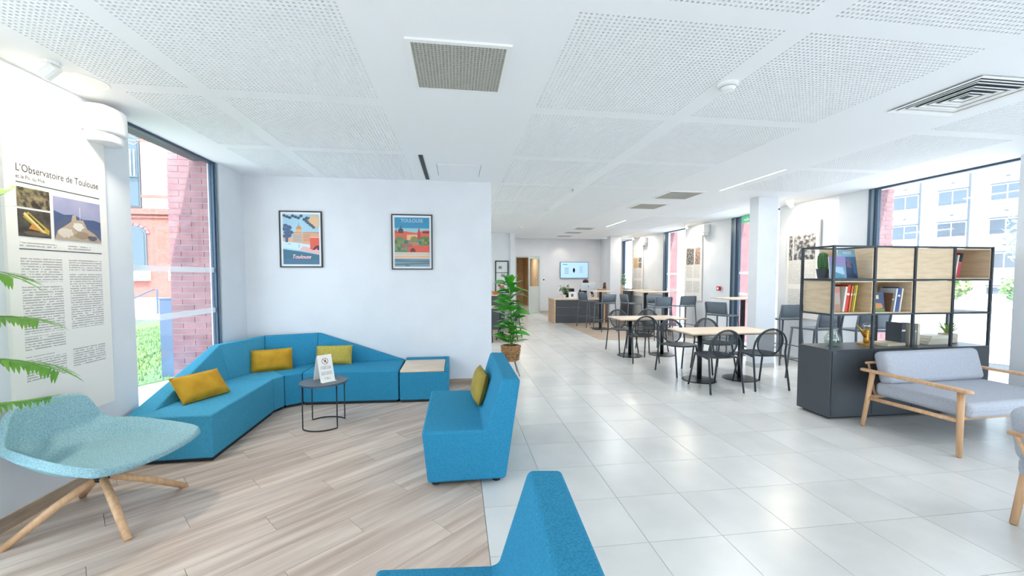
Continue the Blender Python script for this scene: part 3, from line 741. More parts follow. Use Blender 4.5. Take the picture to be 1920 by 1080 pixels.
def framed(label, x0, x1, z0, z1):
    r = root('framed_poster', label, 'picture', ((x0 + x1) / 2, YB, z0), 0, 'framed posters on the back wall')
    w2 = (x1 - x0) / 2; h = z1 - z0; f = .014
    for q in ((-w2, -w2 + f, 0, h), (w2 - f, w2, 0, h), (-w2 + f, w2 - f, 0, f), (-w2 + f, w2 - f, h - f, h)): MB().box(q[0], q[1], -.025, 0, q[2], q[3]).build('frame_bar', BLACK, r)
    MB().box(-w2 + f, w2 - f, -.012, 0, f, h - f).build('mount', pm('poster_white', '#eef0f2', .4), r)
    return r, w2 * 2, h
r, W_, H_ = framed('left framed poster with a pale dome, dark foliage and white script lettering', -2.255, -1.735, 1.615, 2.34)
m_ = .04; w_, h_ = W_ - 2 * m_, H_ - 2 * m_
S = [(rect(0, 0, w_, h_), ink('a9cfe0')), (rect(0, h_ * .40, w_, h_ * .53), ink('e3b08f')),
     (rect(w_ * .26, h_ * .44, w_ * .54, h_ * .62), ink('cdb8a8')), (rect(w_ * .30, h_ * .62, w_ * .52, h_ * .645), ink('d99a6c')),
     (rect(w_ * .36, h_ * .645, w_ * .52, h_ * .70), ink('e2b98c')), (circ(w_ * .44, h_ * .70, w_ * .075, 10, 0, PI, h_ * .07), ink('d98f55')), (rect(w_ * .435, h_ * .77, w_ * .447, h_ * .82), ink('5d6b78')),
     (rect(w_ * .54, h_ * .43, w_, h_ * .63), ink('e0a585')), (rect(w_ * .56, h_ * .63, w_, h_ * .645), ink('b98b72'))]
for k in range(5): S.append((rect(w_ * .28, h_ * (.46 + k * .03), w_ * .52, h_ * (.472 + k * .03)), ink('a79c98')))
for k in range(5): S.append((rect(w_ * .57, h_ * (.47 + k * .03), w_ * .76, h_ * (.48 + k * .03)), ink('b98b72')))
S += [([(0, h_ * .33), (w_, h_ * .22), (w_, h_ * .36), (w_ * .5, h_ * .42), (0, h_ * .46)], ink('cfe6ec')), ([(w_ * .45, h_ * .29), (w_, h_ * .20), (w_, h_ * .30), (w_ * .55, h_ * .36)], ink('e9b6b8')),
      ([(0, 0), (w_, 0), (w_, h_ * .19), (w_ * .5, h_ * .255), (0, h_ * .30)], ink('3f6f86')), ([(0, 0), (w_, 0), (w_, h_ * .08), (0, h_ * .12)], ink('4a7390')),
      (rect(w_ * .75, h_ * .30, w_, h_ * .54), ink('df5f4c')), (rect(w_ * .75, h_ * .53, w_, h_ * .55), ink('f3b9a4')), ([(w_ * .80, h_ * .29), (w_ * .92, h_ * .38), (w_ * .97, h_ * .36), (w_ * .88, h_ * .29)], ink('4b3140')), (rect(w_ * .95, h_ * .29, w_, h_ * .38), ink('4b3140')),
      *[(blob(w_ * (.04 + .20 * a), h_ * (.56 + .22 * c), w_ * .09, h_ * .045, 30 + k), ink('4c6285')) for k, (a, c) in enumerate(((.1, 0), (.6, .05), (.3, .3), (.9, .35), (.5, .6), (.05, .65), (.2, .95), (.7, .8)))], (rect(w_ * .07, h_ * .44, w_ * .14, h_ * .56), ink('4c6285')), *[(blob(w_ * (.05 + .078 * k), h_ * (.965 - .02 * (k % 3) - (.05 if k > 5 and k % 2 else 0)), w_ * .055, h_ * .035, 50 + k), ink('46566f')) for k in range(10)],
      (blob(w_ * .88, h_ * .86, w_ * .17, h_ * .15, 6, j=.2), ink('e3bd92')), *[(blob(w_ * (.66 + .05 * k), h_ * (.86 - .03 * k), w_ * .05, h_ * .04, 70 + k), ink('54606e')) for k in range(5)],
      (rect(w_ * .44, h_ * .335, w_ * .452, h_ * .39), ink('6d8790')), (rect(w_ * .14, h_ * .40, w_ * .22, h_ * .41), ink('6d8790'))]
cl = lambda pl: [(min(max(x, 0), w_), min(max(y, 0), h_)) for x, y in pl]
flat(r, 'print', [(cl(p), m) for p, m in S], (-w_ / 2, -.012, m_), (1, 0, 0), (0, 0, 1), (0, -1, 0), .00015)
text_mesh('script_lettering', 'Toulouse', .072, PAPER, r, (0.0, -.0185, m_ + .075), (PI / 2, 0, 0), 'CENTER', .0004, .85, .35)
text_mesh('script_lettering', 'Toulouse', .072, pm('pink_ink', '#d0567a', .6), r, (.004, -.0178, m_ + .071), (PI / 2, 0, 0), 'CENTER', .0002, .85, .35)
r, W_, H_ = framed('right framed poster with red rooftops, church spire and capital lettering', -.86, -.325, 1.59, 2.325)
m_ = .04; w_, h_ = W_ - 2 * m_, H_ - 2 * m_
S = [(rect(0, 0, w_, h_), ink('3d8fb5')), (rect(0, h_ * .55, w_, h_ * .78), ink('9cc4cf')), (rect(0, h_ * .55, w_, h_ * .69), ink('d9694e')),
     ([(0, h_ * .60), (0, h_ * .74), (w_ * .12, h_ * .70), (w_ * .3, h_ * .72), (w_ * .6, h_ * .69), (w_ * .7, h_ * .70), (w_ * .85, h_ * .74), (w_, h_ * .74), (w_, h_ * .60)], ink('d9694e')),
     (rect(w_ * .10, h_ * .68, w_ * .25, h_ * .73), ink('5d4d52')), (circ(w_ * .175, h_ * .73, w_ * .075, 10, 0, PI, h_ * .05), ink('4e4a52')), (rect(w_ * .165, h_ * .77, w_ * .185, h_ * .83), ink('4e4a52')), ([(w_ * .02, h_ * .68), (w_ * .05, h_ * .78), (w_ * .08, h_ * .68)], ink('b05a4e')),
     ([(w_ * .65, h_ * .55), (w_ * .66, h_ * .70), (w_ * .70, h_ * .80), (w_ * .74, h_ * .70), (w_ * .75, h_ * .55)], ink('b84b4b')), (rect(w_ * .80, h_ * .68, w_, h_ * .72), ink('7a3a3f')),
     (rect(w_ * .35, h_ * .54, w_ * .65, h_ * .65), ink('e7b48c')), (blob(w_ * .16, h_ * .50, w_ * .2, h_ * .13, 5), ink('6e8a5d')), (blob(w_ * .86, h_ * .53, w_ * .19, h_ * .12, 6), ink('5c8150')), (blob(w_ * .55, h_ * .56, w_ * .12, h_ * .07, 9), ink('8f8a55')),
     (rect(0, h_ * .30, w_ * .45, h_ * .46), ink('66806a')), *[(blob(w_ * (.03 + .1 * (k % 5)), h_ * (.36 + .07 * (k // 5)), w_ * .07, h_ * .045, 90 + k), ink(('7d9468', '57724f', '8a8a5a')[k % 3])) for k in range(15)], *[(blob(w_ * (.72 + .09 * (k % 4)), h_ * (.49 + .05 * (k // 4)), w_ * .06, h_ * .035, 120 + k), ink(('4c7444', '6d9358', 'a08a5a')[k % 3])) for k in range(8)], (rect(w_ * .42, h_ * .42, w_ * .7, h_ * .5), ink('b98a5e')), ([(w_ * .35, h_ * .29), (w_ * .40, h_ * .42), (w_, h_ * .44), (w_, h_ * .29)], ink('d8604e')), (circ(w_ * .52, h_ * .30, w_ * .08, 8, 0, PI, h_ * .08), ink('6b3a42')), (rect(w_ * .2, h_ * .40, w_ * .5, h_ * .47), ink('9d6f6a')),
     (rect(0, h_ * .16, w_, h_ * .29), ink('d9d2c6')), (rect(0, h_ * .18, w_, h_ * .225), ink('e8b48e')), (rect(0, h_ * .245, w_, h_ * .27), ink('c2b9a2')), (rect(0, 0, w_, h_ * .15), ink('7f98a3')),
     ([(0, h_ * .15), (w_ * .5, h_ * .12), (w_, h_ * .13), (w_, h_ * .09), (0, h_ * .10)], ink('5c7c8c')), ([(0, h_ * .05), (w_, h_ * .08), (w_, h_ * .06), (0, h_ * .03)], ink('4f7182')), (rect(w_ * .3, h_ * .015, w_ * .42, h_ * .03), ink('37505e'))]
flat(r, 'print', [(cl(p), m) for p, m in S], (-w_ / 2, -.012, m_), (1, 0, 0), (0, 0, 1), (0, -1, 0), .00015)
text_mesh('capital_lettering', 'TOULOUSE', .066, pm('pale_blue_ink', '#c5dbe6', .6), r, (0, -.018, m_ + h_ * .90), (PI / 2, 0, 0), 'CENTER', .0003, .86)

# ---------------------------------------------------------------- exhibition boards
def tx(parent, name, y0, y1, z0, z1, x, s, lines=55, words=60):
    return MB().box(min(x, x + s * .0008), max(x, x + s * .0008), y0, y1, z0, z1).build(name, textmat('board_print', '#f0ece6', '#b4b1ac', lines, words), parent)
eb = root('exhibition_board', 'white exhibition board about the observatory on the left wall', 'sign', (XL, 3.13, .54))
bw, bh = .35, 1.97
MB().box(0, .022, -bw, bw, 0, bh).build('board', pm('board_white', '#f1ede6', .5), eb)
X_ = .022
text_mesh('title', "L\u2019Observatoire de Toulouse", .0655, BROWNINK, eb, (X_ + .0008, -.285, 1.60), (PI / 2, 0, PI / 2), 'LEFT', .0003, .76)
text_mesh('subtitle', 'et le Pic du Midi', .034, pm('grey_ink', '#7b7a78', .7), eb, (X_ + .0008, -.285, 1.557), (PI / 2, 0, PI / 2), 'LEFT', .0003, .8)
for z_ in (1.53, 1.125): MB().box(X_, X_ + .0008, -.285, .29, z_, z_ + .006).build('rule', BROWNINK, eb)
MB().box(X_, X_ + .0012, -.285, -.085, 1.385, 1.505).build('photo_hall', pm('photo_hall', '#3a3126', .4, col2='#a89672', scale=28, lo=.4, hi=.7), eb)
ph = MB().box(X_, X_ + .0012, -.285, -.085, 1.205, 1.372).build('photo_telescope', pm('photo_dark', '#3b352c', .4, col2='#5d564c', scale=20), eb)
flat(ph, 'telescope', [([(.03, .12), (.06, .155), (.19, .05), (.185, .02), (.15, .02)], ink('c3a63b')), ([(.055, .13), (.065, .14), (.16, .055), (.15, .045)], ink('4a4030')), ([(.06, .05), (.08, .08), (.12, .085), (.13, .04)], ink('cf8f3e')), ([(.03, .135), (.04, .15), (.17, .03), (.16, .022)], ink('e3cf8d')), (blob(.1, .02, .09, .018, 4), ink('6d5b4a'))], (X_ + .0012, -.285, 1.205), (0, 1, 0), (0, 0, 1), (1, 0, 0))
ph = MB().box(X_, X_ + .0012, -.062, .29, 1.205, 1.49).build('photo_mountain', pm('photo_sky', '#8f95b8', .4, col2='#a7a5c0', scale=4), eb)
flat(ph, 'mountain', [([(0, .0), (0, .19), (.07, .17), (.14, .18), (.21, .155), (.30, .16), (.352, .15), (.352, 0)], ink('4a5a80')), ([(0, .1), (.08, .16), (.16, .14), (.25, .10), (.352, .09), (.352, 0), (0, 0)], ink('56607c')),
     ([(0, .0), (.02, .06), (.08, .10), (.12, .13), (.13, .175), (.155, .18), (.16, .145), (.21, .15), (.24, .09), (.30, .06), (.352, .01), (.352, 0)], ink('b7a48e')), (blob(.08, .05, .06, .04, 12), ink('d8cdbd')), (blob(.20, .04, .07, .03, 13), ink('a08a73')), (blob(.17, .10, .05, .035, 14), ink('e2dbd0')), (rect(.183, .15, .187, .235), ink('e9e9ee')), (blob(.28, .03, .05, .02, 15), ink('6a6270'))], (X_ + .0012, -.062, 1.205), (0, 1, 0), (0, 0, 1), (1, 0, 0))
for y0, y1, z0, z1 in ((-.28, -.05, 1.145, 1.175), (.03, .2, 1.145, 1.175), (-.28, -.02, .925, 1.075), (.03, .285, .995, 1.075), (-.28, -.02, .60, .90), (.03, .285, .60, .975), (-.28, -.02, .50, .585), (-.28, -.1, .455, .465), (-.28, -.02, .30, .44), (.03, .285, .33, .465), ): tx(eb, 'text_column', y0, y1, z0, z1, X_, 1, 62, 70)
def right_board(label, y0, y1, z0, z1, img, x=XR - .06):
    r = root('exhibition_board', label, 'sign', (x, (y0 + y1) / 2, z0), 0, 'exhibition boards on the window piers'); h = z1 - z0; w2 = (y1 - y0) / 2
    MB().box(-.045, -.014, -w2, w2, 0, h).build('board', MATS['board_white'], r)
    for a, c, d_, e in ((-.85, .85, .885, .9), (-.85, -.05, .35, .62), (.05, .85, .35, .62), (-.85, -.05, .12, .3), (.05, .85, .12, .3)):
        MB().box(-.0458, -.045, a * w2, c * w2, d_ * h, e * h).build('text_column', textmat('board_print', '#f0ece6', '#b4b1ac', 62, 70), r)
    for k, (a, c, d_, e, m) in enumerate(img): MB().box(-.0462, -.045, a * w2, c * w2, d_ * h, e * h).build('photo', m, r)
    return r
GP = pm('photo_grey', '#4a4a4c', .4, col2='#b9b9ba', scale=16, lo=.42, hi=.6); BP = pm('photo_sepia', '#c49a5c', .4, col2='#dcbf90', scale=20); DP = pm('photo_mixed', '#3c3d40', .4, col2='#a8a39c', scale=22, lo=.42, hi=.6); RP = pm('photo_reddish', '#6d4038', .4, col2='#b7a79a', scale=25)
b1 = right_board('white exhibition board with a wide grey photo behind the bookcase', 5.95, 6.60, .78, 2.45, [(-.8, .55, .60, .86, GP), (.62, .85, .60, .86, DP)])
text_mesh('board_title', 'Les origines de', .085, MATS['grey_ink'], b1, (-.0465, .28, 1.53), (PI / 2, 0, -PI / 2), 'LEFT', .0003, .8)
right_board('white exhibition board with two dark photos on the middle window pier', 9.18, 9.88, .9, 2.5, [(-.1, .85, .56, .82, DP), (-.85, -.25, .56, .82, RP)])
right_board('white exhibition board with a sepia photo on the farthest window pier', 12.36, 13.05, .85, 2.53, [(-.1, .85, .55, .75, BP), (-.85, -.2, .66, .75, DP), (-.85, -.2, .55, .65, DP)])
# wall units and spots at the top of the piers
def wall_unit(label, x, y, z, s):
    r = root('wall_unit', label, 'speaker', (x, y, z), 0, 'white wall units under the ceiling')
    pts = [(0, -.13), (.10, -.13), (.145, -.10), (.16, -.03), (.16, .05), (.145, .11), (.10, .13), (0, .13)]
    MB().prism([(s * a, c) for a, c in pts], (0, 0, .19), (0, 0, .06), (1, 0, 0), (0, 1, 0)).build('housing', WHITEPL, r, bevel=.02, seg=3)
    MB().prism([(s * a * .9, c * .86) for a, c in pts], (0, 0, .075), (0, 0, -.01), (1, 0, 0), (0, 1, 0)).build('lower_lens', pm('milky_plastic', '#e4e6e8', .3), r, bevel=.015)
wall_unit('white rounded wall unit at the top right of the observatory board', XL, 3.44, 2.49, 1)
wall_unit('white wall unit on the middle window pier', XR - .06, 9.05, 2.48, -1)
wall_unit('white wall unit on the farthest window pier', XR - .06, 12.22, 2.48, -1)
def spot_light(loc, tgt, power, size=.03, ang=100, col=(1, .68, .38)):
    l = bpy.data.lights.new('spot_bulb', 'SPOT'); l.energy = power; l.color = col; l.spot_size = math.radians(ang); l.spot_blend = .7; l.shadow_soft_size = size
    o = bpy.data.objects.new('spot_bulb', l); COL.objects.link(o); o.location = loc
    o.rotation_euler = (Vector(tgt) - Vector(loc)).to_track_quat('-Z', 'Y').to_euler(); return o
def ceiling_spot(label, x, y, s):
    r = root('ceiling_spot', label, 'lamp', (x, y, CH), 0, 'small spots over the exhibition boards')
    MB().lathe([(.045, -.02), (.045, 0)], n=16).build('mount', WHITEPL, r)
    d_ = Vector((s * .75, .0, -.66)).normalized(); p = Vector((0, 0, -.055))
    MB().tube([(0, 0, -.02), (0, 0, -.05)], .008, 8).build('stem', WHITEPL, r)
    MB().tube([p - d_ * .04, p + d_ * .05], .034, 16).build('lamp_head', WHITEPL, r, smooth=False)
    MB().tube([p + d_ * .0505, p + d_ * .053], .028, 16).build('lens', LAMPW, r)
    L_ = spot_light((x + d_.x * .07, y, CH - .055 + d_.z * .07), (x + s * .3, y, CH - .055 - .42), 7, .03, 115); L_.name = 'spot_bulb'
ceiling_spot('white ceiling spot over the observatory board', -2.40, 2.83, -1)
for y, n in ((6.3, 'near'), (9.5, 'middle'), (12.6, 'farthest')): ceiling_spot('white ceiling spot washing the %s window pier' % n, 5.66, y, 1)
def downlight(label, x, y, r_=.11, p=18, col=(1, .9, .74)):
    r = root('downlight', label, 'lamp', (x, y, CH), 0, 'round recessed downlights')
    MB().lathe([(r_, -.004), (r_ + .016, -.006), (r_ + .02, 0), (r_, 0)], n=32).build('trim_ring', WHITEPL, r)
    MB().lathe([(0, -.003), (r_, -.003)], n=32).build('diffuser', LAMPW, r)
    l = bpy.data.lights.new('downlight_bulb', 'AREA'); l.shape = 'DISK'; l.size = r_ * 1.8; l.energy = p; l.color = col
    o = bpy.data.objects.new('downlight_bulb', l); COL.objects.link(o); o.location = (x, y, CH - .009)
downlight('round warm downlight in the ceiling near the left wall', -2.42, 3.07)
downlight('round warm downlight in the ceiling by the farthest window pier', 5.6, 12.2); downlight('round warm downlight in the ceiling by the middle window pier', 5.6, 9.25); downlight('round warm downlight in the ceiling behind the white column', 5.6, 6.2)
# ---------------------------------------------------------------- ceiling fittings
def vent(label, x0, x1, y0, y1, fine=True):
    cx, cy = (x0 + x1) / 2, (y0 + y1) / 2; r = root('ceiling_vent', label, 'vent', (cx, cy, CH), 0, 'grey ceiling vents'); hx, hy = (x1 - x0) / 2, (y1 - y0) / 2; f = .028
    for q in ((-hx - f, hx + f, -hy - f, -hy), (-hx - f, hx + f, hy, hy + f), (-hx - f, -hx, -hy, hy), (hx, hx + f, -hy, hy)): MB().box(q[0], q[1], q[2], q[3], -.012, 0).build('frame_bar', WHITEPL, r)
    MB().box(-hx, hx, -hy, hy, -.002, 0).build('dark_plenum', pm('vent_dark', '#77786f', .8), r)
    n = 26 if fine else 10; m = MB(); t = .0045 if fine else .008
    for k in range(n + 1):
        p = -hx + 2 * hx * k / n; m.box(p - t, p + t, -hy, hy, -.010, -.002); p = -hy + 2 * hy * k / n; m.box(-hx, hx, p - t, p + t, -.0098, -.002)
    o = m.build('egg_crate_grid', pm('vent_grey', '#b3b2a9', .5), r); o['kind'] = 'stuff'
vent('square grey egg-crate ceiling vent above the sofa corner', -.245, .285, 2.31, 2.845)
vent('grey ceiling vent above the dining tables, nearer of two', 3.2, 3.73, 5.78, 6.31, False); vent('grey ceiling vent above the dining tables, farther of two', 3.2, 3.70, 6.80, 7.30, False)
for y, n in ((10.35, 'first'), (11.35, 'second'), (12.35, 'third')): vent('%s narrow grey ceiling vent before the reception' % n, 3.15, 3.6, y, y + .4, False)
df = root('air_diffuser', 'square four-way louvred air diffuser at the upper right ceiling', 'vent', (3.60, 2.49, CH))
for k in range(7):
    h = .29 - k * .04; q = .016 if k else .03; z0, z1 = (-.014, 0) if k == 0 else (-.012 - .004 * (k % 2), -.002)
    m = MB()
    for (x0, y0, x1, y1) in ((-h, -h, h, -h), (h, -h, h, h), (h, h, -h, h), (-h, h, -h, -h)):
        ux, uy = (x1 - x0) / (2 * h), (y1 - y0) / (2 * h); nx, ny = -uy, ux
        a = (x0, y0); c = (x1, y1); i_ = (x0 + (ux + nx) * q, y0 + (uy + ny) * q); j_ = (x1 + (-ux + nx) * q, y1 + (-uy + ny) * q)
        m.hexa([(*a, z0), (*c, z0), (*j_, z0 + .004), (*i_, z0 + .004)], [(*a, z0 + .004), (*c, z0 + .004), (*j_, z1), (*i_, z1)])
    m.build('louvre_ring' if k else 'frame', WHITEPL, df)
MB().box(-.27, .27, -.27, .27, -.002, 0).build('dark_plenum', pm('plenum_black', '#39444b', .8), df)
def smoke(label, x, y, s=1):
    r = root('smoke_detector', label, 'smoke detector', (x, y, CH), 0, 'round ceiling detectors')
    MB().lathe([(.055 * s, 0), (.055 * s, -.015), (.048 * s, -.02)], n=24).build('base', WHITEPL, r); MB().lathe([(.042 * s, -.02), (.042 * s, -.03), (.03 * s, -.045), (0, -.05)], n=24).build('dome', WHITEPL, r)
    MB().lathe([(.0435 * s, -.024), (.0435 * s, -.028)], n=24).build('slot_ring', pm('slot_grey', '#9aa0a4', .6), r)
smoke('white smoke detector in the ceiling above the walkway', 1.795, 2.54, 1.15); smoke('white detector on the far ceiling, larger', 1.72, 7.63, 1.3); smoke('white detector on the far ceiling, farthest', 1.64, 10.4, 1.1)
sp = root('sprinkler_head', 'tiny grey sprinkler head on the far ceiling', 'sprinkler', (1.70, 5.87, CH)); MB().lathe([(.02, 0), (.02, -.008), (.006, -.012), (.006, -.03), (.014, -.032), (.014, -.035), (0, -.035)], n=12).build('head', CHROME, sp)
sl = root('track_slot', 'black linear track slot in the ceiling near the white wall', 'track', (-.375, 4.97, CH)); MB().box(-.02, .02, -.54, .54, -.006, 0).build('channel', pm('deep_black', '#101418', .5), sl)
for x in (-.022, .02): MB().box(x, x + .002, -.54, .54, -.008, 0).build('lip', BLACK, sl)
ha = root('access_hatch', 'faint square access hatch in the ceiling near the white wall', 'hatch', (.03, 5.02, CH)); MB().box(-.25, .25, -.26, .26, -.002, 0).build('cover', CEIL, ha)
for q in ((-.256, -.25, -.266, .266), (.25, .256, -.266, .266)): MB().box(q[0], q[1], q[2], q[3], -.0015, 0).build('shadow_gap', pm('gap_grey', '#8d9196', .7), ha)
for (x, y0, y1, n) in ((3.9, 4.42, 5.64, 'nearer'), (3.83, 8.9, 10.1, 'farther'), (3.86, -.1, 1.1, 'added unseen above the grey armchairs, nearest'), (-1.0, 6.6, 7.8, 'added unseen behind the white wall, nearer'), (-1.0, 9.2, 10.4, 'added unseen behind the white wall, farther')):  # the last three are out of view, added to brighten floor and walls
    r = root('linear_light', 'slim white linear ceiling light, %s one' % n, 'lamp', (x, (y0 + y1) / 2, CH), 0, 'linear ceiling lights'); h = (y1 - y0) / 2
    MB().box(-.018, .018, -h, h, -.004, 0).build('housing', WHITEPL, r); MB().box(-.012, .012, -h + .01, h - .01, -.006, -.004).build('diffuser', LAMPC, r)
    l = bpy.data.lights.new('linear_tube', 'AREA'); l.shape = 'RECTANGLE'; l.size = .03; l.size_y = 2 * h; l.energy = 22; lo = bpy.data.objects.new('linear_tube', l); COL.objects.link(lo); lo.location = (x, (y0 + y1) / 2, CH - .012)

# ---------------------------------------------------------------- dining tables and mesh-back chairs
def dining_table():
    r = root('dining_table', '', 'table', (0, 0, 0), 0, 'square dining tables')
    MB().box(-.32, .32, -.33, .33, .70, .722).build('table_top', OAKX, r, bevel=.004)
    MB().box(-.32, .32, -.33, .33, .694, .70).build('edge_band', BLACK, r)
    MB().box(-.15, .15, -.15, .15, .68, .694).build('mount_plate', BLACK, r); MB().tube([(0, 0, .02), (0, 0, .69)], .033, 16).build('pedestal', BLACK, r, smooth=True)
    MB().lathe([(.235, 0), (.235, .006), (.225, .012), (.06, .022), (0, .022)], n=36).build('base_plate', pm('gunmetal', '#3c3f42', .35, .6), r)
    return r
pt = dining_table(); us = [False]
place(pt, us, (3.47, 5.40, 0), 0, 'near dining table, left half, with light wooden top'); place(pt, us, (4.112, 5.40, 0), 0, 'near dining table, right half, beside the white column')
place(pt, us, (3.24, 7.26, 0), 0, 'far dining table, left half, with light wooden top'); place(pt, us, (3.882, 7.26, 0), 0, 'far dining table, right half, before the bar stools')
def mesh_chair():
    """faces local +y"""
    r = root('mesh_back_chair', '', 'chair', (0, 0, 0), 0, 'charcoal round-back dining chairs')
    lean = lambda z: -.185 - (z - .46) * .20
    # rear legs run into one arched tube
    pts = [(-.235, -.27, .004), (-.222, -.205, .42), (-.222, -.195, .50)]
    for k in range(13):
        a = PI - PI * k / 12; z = .58 + .235 * math.sin(a); pts.append((.222 * math.cos(a), lean(z), z))
    pts += [(.222, -.195, .50), (.222, -.205, .42), (.235, -.27, .004)]
    MB().tube(pts, .0125, 8).build('arch_frame', CHAIRG, r, smooth=True)
    for s in (-1, 1):
        MB().tube([(s * .175, .16, .445), (s * .20, .255, .004)], .0125, 8).build('front_leg', CHAIRG, r, smooth=True)
        MB().tube([(s * .222, -.2, .44), (s * .205, -.06, .445)], .011, 8).build('side_bracket', CHAIRG, r, smooth=True)
    seat = [(.225 * math.copysign(abs(math.cos(a)) ** .75, math.cos(a)), .01 + .225 * math.copysign(abs(math.sin(a)) ** .75, math.sin(a))) for a in [2 * PI * k / 28 for k in range(28)]]
    MB().prism(seat, (0, 0, .02), (0, 0, .445), (1, 0, 0), (0, 1, 0)).build('seat', CHAIRG, r, bevel=.006)
    cz, rx, rz_ = .632, .172, .178
    ov = [(rx * math.cos(2 * PI * k / 28), lean(cz + rz_ * math.sin(2 * PI * k / 28)) + .012, cz + rz_ * math.sin(2 * PI * k / 28)) for k in range(28)]
    bo = MB().tube(ov, .011, 8, True).build('oval_back', CHAIRG, r, smooth=True)
    m = MB(); n = 15
    for k in range(-n, n + 1):
        for sg in (1, -1):
            c = k / n * 1.38  # unit-circle chord x*cos45 + sg*z*sin45 = c
            if abs(c) > .96: continue
            hl = math.sqrt(1 - c * c); q = math.sqrt(.5)
            p0 = (c * q - hl * q, sg * (c * q + hl * q)); p1 = (c * q + hl * q, sg * (c * q - hl * q))
            P = lambda p: Vector((p[0] * rx, lean(cz + p[1] * rz_) + .012, cz + p[1] * rz_))
            a, e = P(p0), P(p1); t = (e - a).normalized().cross(Vector((0, 1, .2)).normalized()) * .0021; nv = Vector((0, .002, 0))
            m.hexa([a - t - nv, a + t - nv, a + t + nv, a - t + nv], [e - t - nv, e + t - nv, e + t + nv, e - t + nv])
    m.build('woven_mesh', CHAIRG, bo)
    return r
pc = mesh_chair(); us = [False]
place(pc, us, (3.39, 4.95, 0), math.radians(2), 'charcoal mesh-back chair at the near side of the near dining table, left')
place(pc, us, (4.08, 4.99, 0), math.radians(-3), 'charcoal mesh-back chair at the near side of the near dining table, right')
place(pc, us, (3.385, 5.80, 0), PI + math.radians(4), 'charcoal mesh-back chair at the far side of the near dining table, left')
place(pc, us, (4.02, 5.86, 0), PI, 'charcoal mesh-back chair at the far side of the near dining table, right')
place(pc, us, (3.22, 6.80, 0), math.radians(-2), 'charcoal mesh-back chair at the near side of the far dining table')
place(pc, us, (3.275, 7.68, 0), PI + math.radians(5), 'charcoal mesh-back chair at the far side of the far dining table, left')
place(pc, us, (3.92, 7.70, 0), PI, 'charcoal mesh-back chair at the far side of the far dining table, right')

# ---------------------------------------------------------------- bar stools and bar tables
def stool():
    """faces local +y"""
    r = root('bar_stool', '', 'stool', (0, 0, 0), 0, 'slate grey bar stools')
    prof = [(-.20, .755), (.19, .748), (.205, .760), (.19, .772), (-.20, .785)]
    MB().prism(prof, (.42, 0, 0), (-.21, 0, 0), (0, 1, 0), (0, 0, 1)).build('seat', STOOL, r, bevel=.008)
    pts = []; n = 8
    m = MB(); rows = []
    for z, off in ((.80, 0), (.90, -.015), (1.02, -.04)):
        rows.append([(.205 * (2 * k / n - 1), -.205 + off - .03 * (1 - (2 * k / n - 1) ** 2), z) for k in range(n + 1)])
    vs = sum(rows, []); fs = [(i * (n + 1) + j, i * (n + 1) + j + 1, (i + 1) * (n + 1) + j + 1, (i + 1) * (n + 1) + j) for i in range(2) for j in range(n)]
    o = m.add(vs, fs).build('back_panel', STOOL, r, smooth=True); q = o.modifiers.new('t', 'SOLIDIFY'); q.thickness = .014
    for s in (-1, 1):
        MB().tube([(s * .20, .175, .75), (s * .225, .235, .004)], [.015, .012], 8).build('front_leg', STOOL, r, smooth=True)
        MB().tube([(s * .205, -.245, 1.0), (s * .203, -.205, .78), (s * .23, -.265, .004)], [.009, .015, .012], 8).build('rear_leg', STOOL, r, smooth=True)
        MB().tube([(s * .217, .215, .29), (s * .221, -.243, .29)], .009, 6).build('side_footrest', STOOL, r)
    MB().tube([(-.217, .215, .29), (.217, .215, .29)], .010, 6).build('front_footrest', STOOL, r)
    return r
ps = stool(); us = [False]
for x, y, a, l in ((3.88, 11.62, -70, 'slate bar stool at the square bar table by the reception, left'), (4.0, 10.62, 8, 'slate bar stool at the square bar table by the reception, near side'),
                   (4.68, 10.42, -85, 'slate bar stool farthest left at the long bar tables'), (5.10, 9.75, 178, 'slate bar stool half hidden at the long bar tables'), (4.76, 9.08, 0, 'slate bar stool at the near side of the long bar tables, left'),
                   (5.57, 9.42, 2, 'slate bar stool at the near side of the long bar tables, right'), (5.0, 7.08, -64, 'slate bar stool by the bar table left of the white column'),
                   (5.60, 6.36, 0, 'slate bar stool just right of the white column'), (5.03, 5.10, 4, 'slate bar stool behind the bookcase, left'), (5.52, 4.88, -12, 'slate bar stool behind the bookcase, right')):
    place(ps, us, (x, y, 0), math.radians(a), l)
def bar_table(label, x, y, w_, d_, poles, square=False):
    r = root('bar_table', label, 'table', (x, y, 0), 0, 'tall bar tables')
    MB().box(-w_ / 2, w_ / 2, -d_ / 2, d_ / 2, 1.065, 1.085).build('table_top', OAKX, r, bevel=.004)
    for px in poles:
        MB().box(px - .03, px + .03, -.03, .03, .015, 1.065).build('pedestal', BLACK, r)
        (MB().box(px - .22, px + .22, -.22, .22, 0, .015) if square else MB().lathe([(.22, 0), (.22, .008), (.05, .018), (0, .018)], (px, 0, 0), 28)).build('base_plate', BLACK, r)
bar_table('square tall bar table in front of the reception desk', 4.05, 11.1, .62, .62, [0], True)
bar_table('long tall bar table at the middle window pier', 5.38, 10.45, 1.0, .62, [-.3, .33]); bar_table('long tall bar table farther along the windows', 5.48, 11.7, .9, .6, [-.25, .25])
bar_table('tall bar table partly hidden by the white column', 5.40, 7.12, .84, .62, [0.05])

